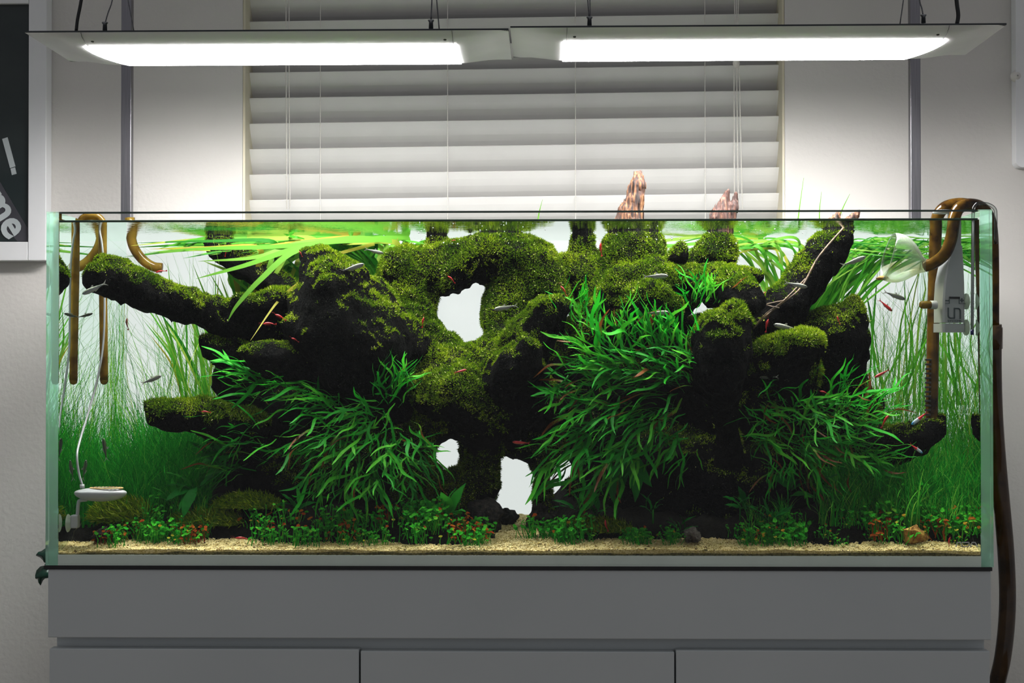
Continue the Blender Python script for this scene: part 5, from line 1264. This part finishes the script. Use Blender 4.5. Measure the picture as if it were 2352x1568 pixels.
# ---- yellowish feathery moss mound at the lower left
def fuzzy(name, label, c, rad, n, seed, mat='moss', lean=(-.5, 0, .35), L0=.012):
    P = unit(RNG.normal(0, 1, (n, 3))); P[:, 2] = np.abs(P[:, 2]); P = np.array(c) + P * np.array(rad) * RNG.uniform(.55, 1, (n, 1))
    d = unit(RNG.normal(0, .35, (n, 3)) + np.array(lean)); L_ = L0 * RNG.uniform(.5, 1.3, (n, 1)); s = unit(np.cross(d, RNG.normal(0, 1, (n, 3)))) * .0008
    X = np.stack([P - s, P + s, P + d * L_ * .6 + s, P + d * L_], 1).reshape(-1, 3)
    o = mobj(name, fast_mesh(name, X, np.arange(n * 4).reshape(n, 4), np.repeat(np.clip(RNG.normal(.5, .2, n), 0, .9), 4)), MT[mat]); return tag(o, label, 'moss', kind='stuff')
fuzzy('feather_moss', 'yellow green feathery moss mound beside the slanting dark stone', at(285, 1195, .09), (.045, .03, .028), 7000, 1)
fuzzy('feather_moss', 'olive feathery moss patch under the left ferns near the sand', at(480, 1205, .08), (.05, .02, .018), 3500, 2)
fuzzy('feather_moss', 'dark green mossy patch on the stones under the left ferns', at(570, 1165, .09), (.05, .03, .02), 4000, 3, 'moss', (-.3, -.2, .3), .007)
fuzzy('feather_moss', 'mossy patch right of the path behind the carpet plants', at(1370, 1220, .08), (.05, .025, .016), 3500, 4, 'moss', (-.3, -.2, .4), .009)

# ---- broad-leaf plants, each leaf its own part
def broad_leaf(seed, mat, wr=.30):
    rg_ = np.random.default_rng(seed); n_ = 9; t = np.linspace(0, 1, n_ + 1)
    c = np.stack([t, .05 * np.sin(t * 3 + seed), .30 * t - .38 * t ** 2], 1); wd = wr * .5 * np.sin(math.pi * np.clip(t, 0, 1) ** .85) ** .8; wd[:2] = (.012, .05)
    V, F = [], []
    for i in range(n_ + 1):
        for s_ in (-1, -.5, 0, .5, 1): V.append(c[i] + (0, s_ * wd[i], .18 * abs(s_) * wd[i] + .02 * math.sin(i * 2.1 + s_ * 2)))
    for i in range(n_):
        for j in range(4): a = i * 5 + j; F.append((a, a + 5, a + 6, a + 1))
    me = fast_mesh('leaf', np.array(V, float), np.array(F), smooth=True); me.materials.append(MT[mat]); return me
BRD = {'broad': [broad_leaf(i, 'broad') for i in range(4)], 'broad_l': [broad_leaf(10 + i, 'broad_l') for i in range(4)], 'thin': [broad_leaf(20 + i, 'broad', .16) for i in range(3)]}
def broad_plant(label, px, py, Y, n, lpx, kind, seed, ang=90, sp=55, out=.5):
    rg_ = random.Random(seed); base = Vector(at(px, py, Y)); root = thing('broad_leaf_plant', label, 'plant', base, 'broad leaf plants near the sand')
    for i in range(n):
        a = math.radians(ang + sp * (2 * (i + .5) / n - 1) + rg_.gauss(0, 8)); d = Vector((math.cos(a), -abs(rg_.gauss(out, .3)), math.sin(a)))
        o = bpy.data.objects.new('leaf', BRD[kind][rg_.randrange(len(BRD[kind]))]); link(o, root); L_ = pr(lpx, Y) * rg_.uniform(.7, 1.15)
        p = Vector((rg_.gauss(0, .004), rg_.uniform(-.004, .004), rg_.gauss(0, .003)))
        if base.y + p.y + d.normalized().y * L_ < yi0 + .004: p.y += yi0 + .004 - (base.y + p.y + d.normalized().y * L_)
        o.matrix_basis = Matrix.Translation(p) @ orient(d, (0, -.5, 1), rg_.gauss(0, .3)) @ Matrix.Diagonal((L_, L_, L_, 1))
    tube('stem', [(0, 0, -.018), (0, 0, 0)], .0011, MT['broad'], root, 5)
for a in (('bright broad-leaf plant with long oval leaves left of the sand path', 1020, 1190, .085, 7, 85, 'broad_l', 1, 80, 80), ('pale broad-leaf plant at lower left near the white device', 395, 1150, .09, 7, 52, 'broad_l', 2, 100, 80),
          ('broad-leaf plant with one hanging oval leaf at lower left', 450, 1120, .09, 5, 75, 'broad', 3, 200, 80), ('large pale oval-leaf plant under the left fern fan', 520, 1085, .10, 4, 70, 'broad', 4, 180, 60), ('small round-leaf plant under the left fern clump', 680, 1170, .09, 6, 50, 'broad', 5, 95, 70),
          ('dark broad-leaf plant with long hanging leaves right of the path', 1440, 1040, .09, 5, 110, 'broad', 6, 265, 35), ('dark round-leaf plant near the sand right of the path', 1370, 1180, .10, 7, 50, 'broad', 7, 95, 80), ('small leafy plant left of the dark upright stump base', 1500, 1170, .08, 6, 50, 'thin', 8, 90, 60),
          ('dark leafy plant at the foot of the black upright stump', 1700, 1165, .08, 7, 60, 'broad', 9, 90, 80), ('dark broad-leaf plant right of the stump base', 1810, 1130, .09, 7, 70, 'broad', 10, 80, 80), ('shaded long-leaf plant under the right fern clump', 1870, 1120, .09, 6, 70, 'thin', 11, 30, 70),
          ('single light oval-leaf plant among the right grass', 2010, 1150, .10, 4, 40, 'broad_l', 12, 60, 60), ('small thin-leaf plant in front of the grey stone', 1560, 1215, .06, 6, 45, 'thin', 13, 90, 70), ('thin-leaf plant right of the grey stone', 1770, 1200, .06, 9, 60, 'thin', 14, 90, 75),
          ('thin-leaf plant right of the sand path behind the carpet clump', 1330, 1170, .12, 7, 60, 'thin', 15, 100, 80), ('leafy green plant at left among the low grass', 490, 1050, .12, 6, 60, 'broad', 16, 150, 60)):
    broad_plant(*a)

# ================================================================== FISH AND SHRIMP
def fish_mat(name, stops, rough=.3, metal=.25, axis=2):
    m, nt, out = new_mat(name)
    tc = N(nt, 'ShaderNodeTexCoord'); sx = N(nt, 'ShaderNodeSeparateXYZ'); nt.links.new(tc.outputs['Generated'], sx.inputs[0])
    nf = noise_fac(nt, 14, 3, 'Generated'); ad = N(nt, 'ShaderNodeMath', operation='MULTIPLY_ADD'); ad.inputs[1].default_value = .08
    nt.links.new(nf, ad.inputs[0]); nt.links.new(sx.outputs[axis], ad.inputs[2])
    c = ramp(nt, ad.outputs[0], stops); p = N(nt, 'ShaderNodeBsdfPrincipled'); nt.links.new(c, p.inputs['Base Color'])
    p.inputs['Roughness'].default_value = rough; p.inputs['Metallic'].default_value = metal; nt.links.new(p.outputs[0], out.inputs[0]); return m
FM = {'silver': fish_mat('silver_fish', [(0.30, (0.24, 0.24, 0.21)), (0.44, (0.20, 0.195, 0.22)), (0.52, (0.10, 0.09, 0.12)), (0.60, (0.15, 0.165, 0.15)), (0.75, (0.11, 0.12, 0.08))]),
      'dark': fish_mat('dark_fish', [(0.3, (0.06, 0.07, 0.05)), (0.5, (0.02, 0.025, 0.02)), (0.7, (0.08, 0.09, 0.05))]),
      'red': fish_mat('red_fish', [(0.30, (0.5, 0.10, 0.06)), (0.45, (0.42, 0.008, 0.012)), (0.7, (0.30, 0.006, 0.010))], .35, .1),
      'neon': fish_mat('neon_fish', [(0.30, (0.55, 0.01, 0.015)), (0.50, (0.50, 0.012, 0.02)), (0.56, (0.45, 0.5, 0.55)), (0.80, (0.45, 0.55, 0.62)), (0.97, (0.05, 0.35, 0.75))], .3, .1, 0)}
FINM = translucent_mix('fish_fin', (0.45, 0.45, 0.40), .5, .4, .35)
EYEM = pbr('fish_eye', (0.004, 0.004, 0.005), (0.02, 0.03, 0.03), 30, .1)
def fish_body(kind, slim):
    t = np.linspace(0, 1, 15)                     # 0 tail root .. 1 nose, length 1 along +X
    hh = np.interp(t, [0, .08, .25, .5, .72, .88, .96, 1], [.030, .034, .060, .098, .106, .082, .05, .012]) * slim
    ww = hh * np.interp(t, [0, .4, 1], [.42, .62, .75]); zc = np.interp(t, [0, .5, 1], [.0, -.008, .0])
    bm = bmesh.new(); R = []
    for i in range(15):
        R.append([bm.verts.new((-.40 + .90 * t[i], ww[i] * math.cos(a), zc[i] + hh[i] * math.sin(a))) for a in np.linspace(0, math.tau, 12, endpoint=False)])
    for a, b in zip(R[:-1], R[1:]):
        for i in range(12): bm.faces.new((a[i], a[(i + 1) % 12], b[(i + 1) % 12], b[i]))
    bm.faces.new(R[0]); bm.faces.new(R[-1]); bmesh.ops.recalc_face_normals(bm, faces=bm.faces)
    me = bpy.data.meshes.new('body'); bm.to_mesh(me); bm.free()
    for p in me.polygons: p.use_smooth = True
    me.materials.append(FM[kind]); return me
def poly_mesh(name, polys, mat, th=.004):
    bm = bmesh.new()
    for P in polys:
        f = [bm.verts.new((x, -th / 2, z)) for x, z in P]; g = [bm.verts.new((x, th / 2, z)) for x, z in P]; n_ = len(P)
        bm.faces.new(f); bm.faces.new(g[::-1])
        for i in range(n_): bm.faces.new((f[i], g[i], g[(i + 1) % n_], f[(i + 1) % n_]))
    bmesh.ops.recalc_face_normals(bm, faces=bm.faces)
    me = bpy.data.meshes.new(name); bm.to_mesh(me); bm.free(); me.materials.append(mat); return me
TAIL = {k: poly_mesh('tail_fin', [[(-.38, .02), (-.47, .045), (-.60, .13), (-.52, .03), (-.48, .0), (-.38, -.0)], [(-.38, -.02), (-.38, 0), (-.48, 0), (-.52, -.03), (-.60, -.13), (-.47, -.045)]], m) for k, m in (('silver', FINM), ('dark', FINM), ('red', FM['red']), ('neon', FM['red']))}
DOR = poly_mesh('dorsal_fin', [[(.10, .085), (.02, .16), (-.04, .15), (-.02, .075)]], FINM)
ANA = poly_mesh('anal_fin', [[(.02, -.085), (-.03, -.14), (-.20, -.07), (-.20, -.05)]], FINM)
bm = bmesh.new(); bmesh.ops.create_uvsphere(bm, u_segments=10, v_segments=6, radius=.026); EYE = bpy.data.meshes.new('eye'); bm.to_mesh(EYE); bm.free(); EYE.materials.append(EYEM)
BODY = {('silver', 1.0): fish_body('silver', 1.0), ('dark', .9): fish_body('dark', .9), ('red', .95): fish_body('red', .95), ('neon', 1.0): fish_body('neon', 1.0)}
def fish(kind, px, py, Y, lpx, ang, label, yaw=0.0):
    """ang: screen angle of the head direction in degrees"""
    root = thing({'silver': 'silver_tetra', 'dark': 'dark_small_fish', 'red': 'red_tetra', 'neon': 'neon_fish'}[kind], label, 'fish', at(px, py, Y), 'fish in the tank')
    a = math.radians(ang); d = Vector((math.cos(a), math.sin(yaw), math.sin(a)))
    m = orient(d, (0, 0, 1) if abs(math.cos(a)) > .3 else (1 if math.cos(a) <= 0 else -1, 0, .2), 0); s = pr(lpx, Y)
    root.rotation_euler = m.to_euler(); root.scale = (s, s, s)
    sl = {'silver': 1.0, 'dark': .9, 'red': .95, 'neon': 1.0}[kind]
    for nm, me in (('body', BODY[(kind, sl)]), ('tail_fin', TAIL[kind]), ('dorsal_fin', DOR), ('anal_fin', ANA)): link(bpy.data.objects.new(nm, me), root)
    for s_ in (-1, 1):
        o = bpy.data.objects.new('eye', EYE); link(o, root); o.location = (.40, s_ * .042, .018)
FISH = [('silver', 861, 577, .14, 42, -14, 'dark-backed little fish above the tape grass left of the arch'), ('silver', 811, 614, .06, 54, 17, 'silver fish in front of the mossy top of the black cone stump'),
 ('silver', 215, 663, .05, 58, 205, 'silver fish at the split end of the left branch, facing left'), ('dark', 196, 724, .10, 36, 14, 'small dark fish below the left branch tip, facing right'),
 ('silver', 349, 871, .08, 48, 22, 'silver fish in front of the back left grass, facing up right'), ('dark', 241, 1030, .12, 50, 98, 'dark fish hanging head up in the low grass at left'), ('dark', 194, 1078, .10, 46, 80, 'dark fish hanging head up behind the white device cable'),
 ('silver', 1160, 706, .09, 52, 190, 'pale fish in front of the moss right of the arch hole, facing left'), ('silver', 1508, 634, .06, 54, 2, 'silver fish in front of the thin mossy twig'), ('silver', 1512, 718, .06, 50, 2, 'silver fish just above the top of the bright fern clump'),
 ('silver', 1830, 654, .08, 50, -12, 'silver fish in front of the slanting trunk'), ('silver', 1805, 751, .07, 58, 168, 'pale fish left of the large mossy stump, facing left'), ('silver', 1962, 599, .09, 56, 20, 'silver fish between the slanting trunk and the tulip bell'),
 ('silver', 2056, 679, .08, 50, -20, 'grey fish below the tulip bell, facing down right'), ('red', 2035, 702, .10, 38, -42, 'dark red fish below the grey one under the tulip bell'), ('red', 2025, 858, .09, 36, 208, 'red fish in front of the right back grass, facing left'),
 ('dark', 1765, 866, .06, 40, 182, 'dim olive fish under the bright mossy log'), ('neon', 2111, 961, .07, 44, 218, 'neon fish with blue head beside the intake tube end'), ('neon', 2105, 1030, .07, 34, -36, 'neon fish below the dark spur, facing down right'),
 ('red', 1196, 1016, .09, 38, 176, 'red fish at the top of the arch opening, facing left'), ('red', 1058, 852, .06, 28, 15, 'tiny faint reddish fish on the moss below the arch hole')]
for f_ in FISH: fish(*f_)

MT['shrimp'] = pbr('red_shrimp', (0.30, 0.004, 0.008), (0.55, 0.02, 0.02), 400, .35)
MT['shrimp_b'] = pbr('brown_shrimp', (0.05, 0.012, 0.006), (0.14, 0.03, 0.012), 400, .4)
def shrimp_parts(mat):
    t = np.linspace(0, 1, 13); bm = bmesh.new()
    pts = [Vector((.48 - .95 * s_, 0, .10 * math.sin(math.pi * s_) - .02)) for s_ in t]
    rr = [float(np.interp(s_, [0, .06, .25, .42, .6, .85, 1], [.012, .05, .088, .085, .066, .035, .02])) * (1 + .10 * (i % 2)) for i, s_ in enumerate(t)]
    add_tube(bm, pts, rr, 8); bmesh.ops.recalc_face_normals(bm, faces=bm.faces); b = bpy.data.meshes.new('body'); bm.to_mesh(b); bm.free(); b.materials.append(MT[mat])
    for p in b.polygons: p.use_smooth = True
    tail = poly_mesh('tail_fan', [[(-.45, .03), (-.60, .10), (-.64, .02), (-.60, -.07), (-.45, -.03)]], MT[mat], .02)
    bm = bmesh.new()
    for i in range(5):
        for s_ in (-1, 1):
            x = .30 - i * .10; add_tube(bm, [(x, s_ * .04, 0), (x + .02, s_ * .09, -.07), (x - .02, s_ * .08, -.15)], [.008, .006, .003], 4)
    lg_ = bpy.data.meshes.new('legs'); bm.to_mesh(lg_); bm.free(); lg_.materials.append(MT[mat])
    bm = bmesh.new()
    for s_ in (-1, 1): add_tube(bm, catmull([Vector((.47, s_ * .02, 0)), Vector((.65, s_ * .07, .08)), Vector((.85, s_ * .14, .03))], 4), .004, 4)
    an = bpy.data.meshes.new('antennae'); bm.to_mesh(an); bm.free(); an.materials.append(MT[mat])
    return [('body', b), ('tail_fan', tail), ('legs', lg_), ('antennae', an)]
SHR = {m: shrimp_parts(m) for m in ('shrimp', 'shrimp_b')}
def shrimp(px, py, Y, lpx, ang, label, mat='shrimp'):
    root = thing('red_shrimp' if mat == 'shrimp' else 'brown_shrimp', label, 'shrimp', at(px, py, Y), 'shrimps in the tank'); a = math.radians(ang)
    root.rotation_euler = orient((math.cos(a), -.15, math.sin(a)), (0, -.4, 1) if abs(math.cos(a)) > .4 else (-1, -.5, .1), 0).to_euler(); s = pr(lpx, Y); root.scale = (s, s, s)
    for nm, me in SHR[mat]: link(bpy.data.objects.new(nm, me), root)
for a in ((369, 624, .27, 24, 190, 'red shrimp under the curved glass outlet at left'), (520, 580, .24, 16, 70, 'red shrimp on the slanting log behind the tape grass'), (690, 582, .09, 14, 120, 'small red shrimp on the mossy tip of the black cone stump'), (643, 728, .06, 26, 150, 'red shrimp above the left spur of the black stump'),
          (618, 744, .06, 28, 178, 'red shrimp at the very tip of the left stump spur'), (677, 780, .06, 18, 150, 'red shrimp under the left stump spur'), (1036, 641, .14, 22, 135, 'red shrimp on the moss above the arch hole'), (972, 739, .12, 22, 80, 'red shrimp on the moss left of the arch hole'),
          (1041, 553, .21, 14, 10, 'tiny red shrimp just under the surface above the arch'), (1381, 571, .13, 28, 95, 'red shrimp hanging on the moss right of the knobbly log'), (1294, 667, .08, 26, 120, 'dark red shrimp at the tip of the log right of the hole'), (1753, 682, .08, 28, 70, 'red shrimp between the cut log end and the slanting trunk'),
          (1739, 703, .08, 18, 60, 'red shrimp at the lower end of the slanting trunk'), (1762, 746, .06, 28, 80, 'red shrimp left of the pale fish by the mossy stump'), (1926, 734, .07, 18, 110, 'small red shrimp on the large mossy stump'), (472, 946, .04, 20, 175, 'red shrimp on the short thick mossy log'),
          (556, 1237, .035, 32, 172, 'red shrimp on the sand below the left ferns'), (1393, 1205, .05, 26, 105, 'red shrimp near the sand right of the path'), (1892, 901, .06, 20, 160, 'red shrimp in the shaded right fern clump'), (2181, 1243, .03, 22, 85, 'red shrimp standing on the sand near the right corner'),
          (1500, 735, .07, 40, 80, 'dark red shrimp climbing at the top of the bright fern clump'), (2035, 965, .07, 34, 60, 'dark red shrimp left of the neon fish')): shrimp(*a)
for a in ((293, 742, .2, 26, 95, 'brown shrimp among the back left grass stems'), (420, 743, .22, 14, 70, 'small brown shrimp in the grass under the left branch')): shrimp(*a, 'shrimp_b')

# ---- tiny air bubbles clinging under the surface and to the wood
bm = bmesh.new()
rg = random.Random(9)
for i in range(70):
    px, py = (rg.uniform(960, 1300), rg.uniform(508, 560)) if i < 35 else (rg.uniform(1390, 1900), rg.uniform(505, 560))
    bmesh.ops.create_icosphere(bm, subdivisions=1, radius=rg.uniform(.0005, .0011), matrix=Matrix.Translation(at(px, py, rg.uniform(.02, .06))))
o = bm_obj('air_bubbles', bm, pbr('bubble_white', (.75, .8, .78), (.85, .9, .88), 50, .1), None, True); tag(o, 'tiny pale air bubbles drifting just under the water surface', 'bubbles', kind='stuff')
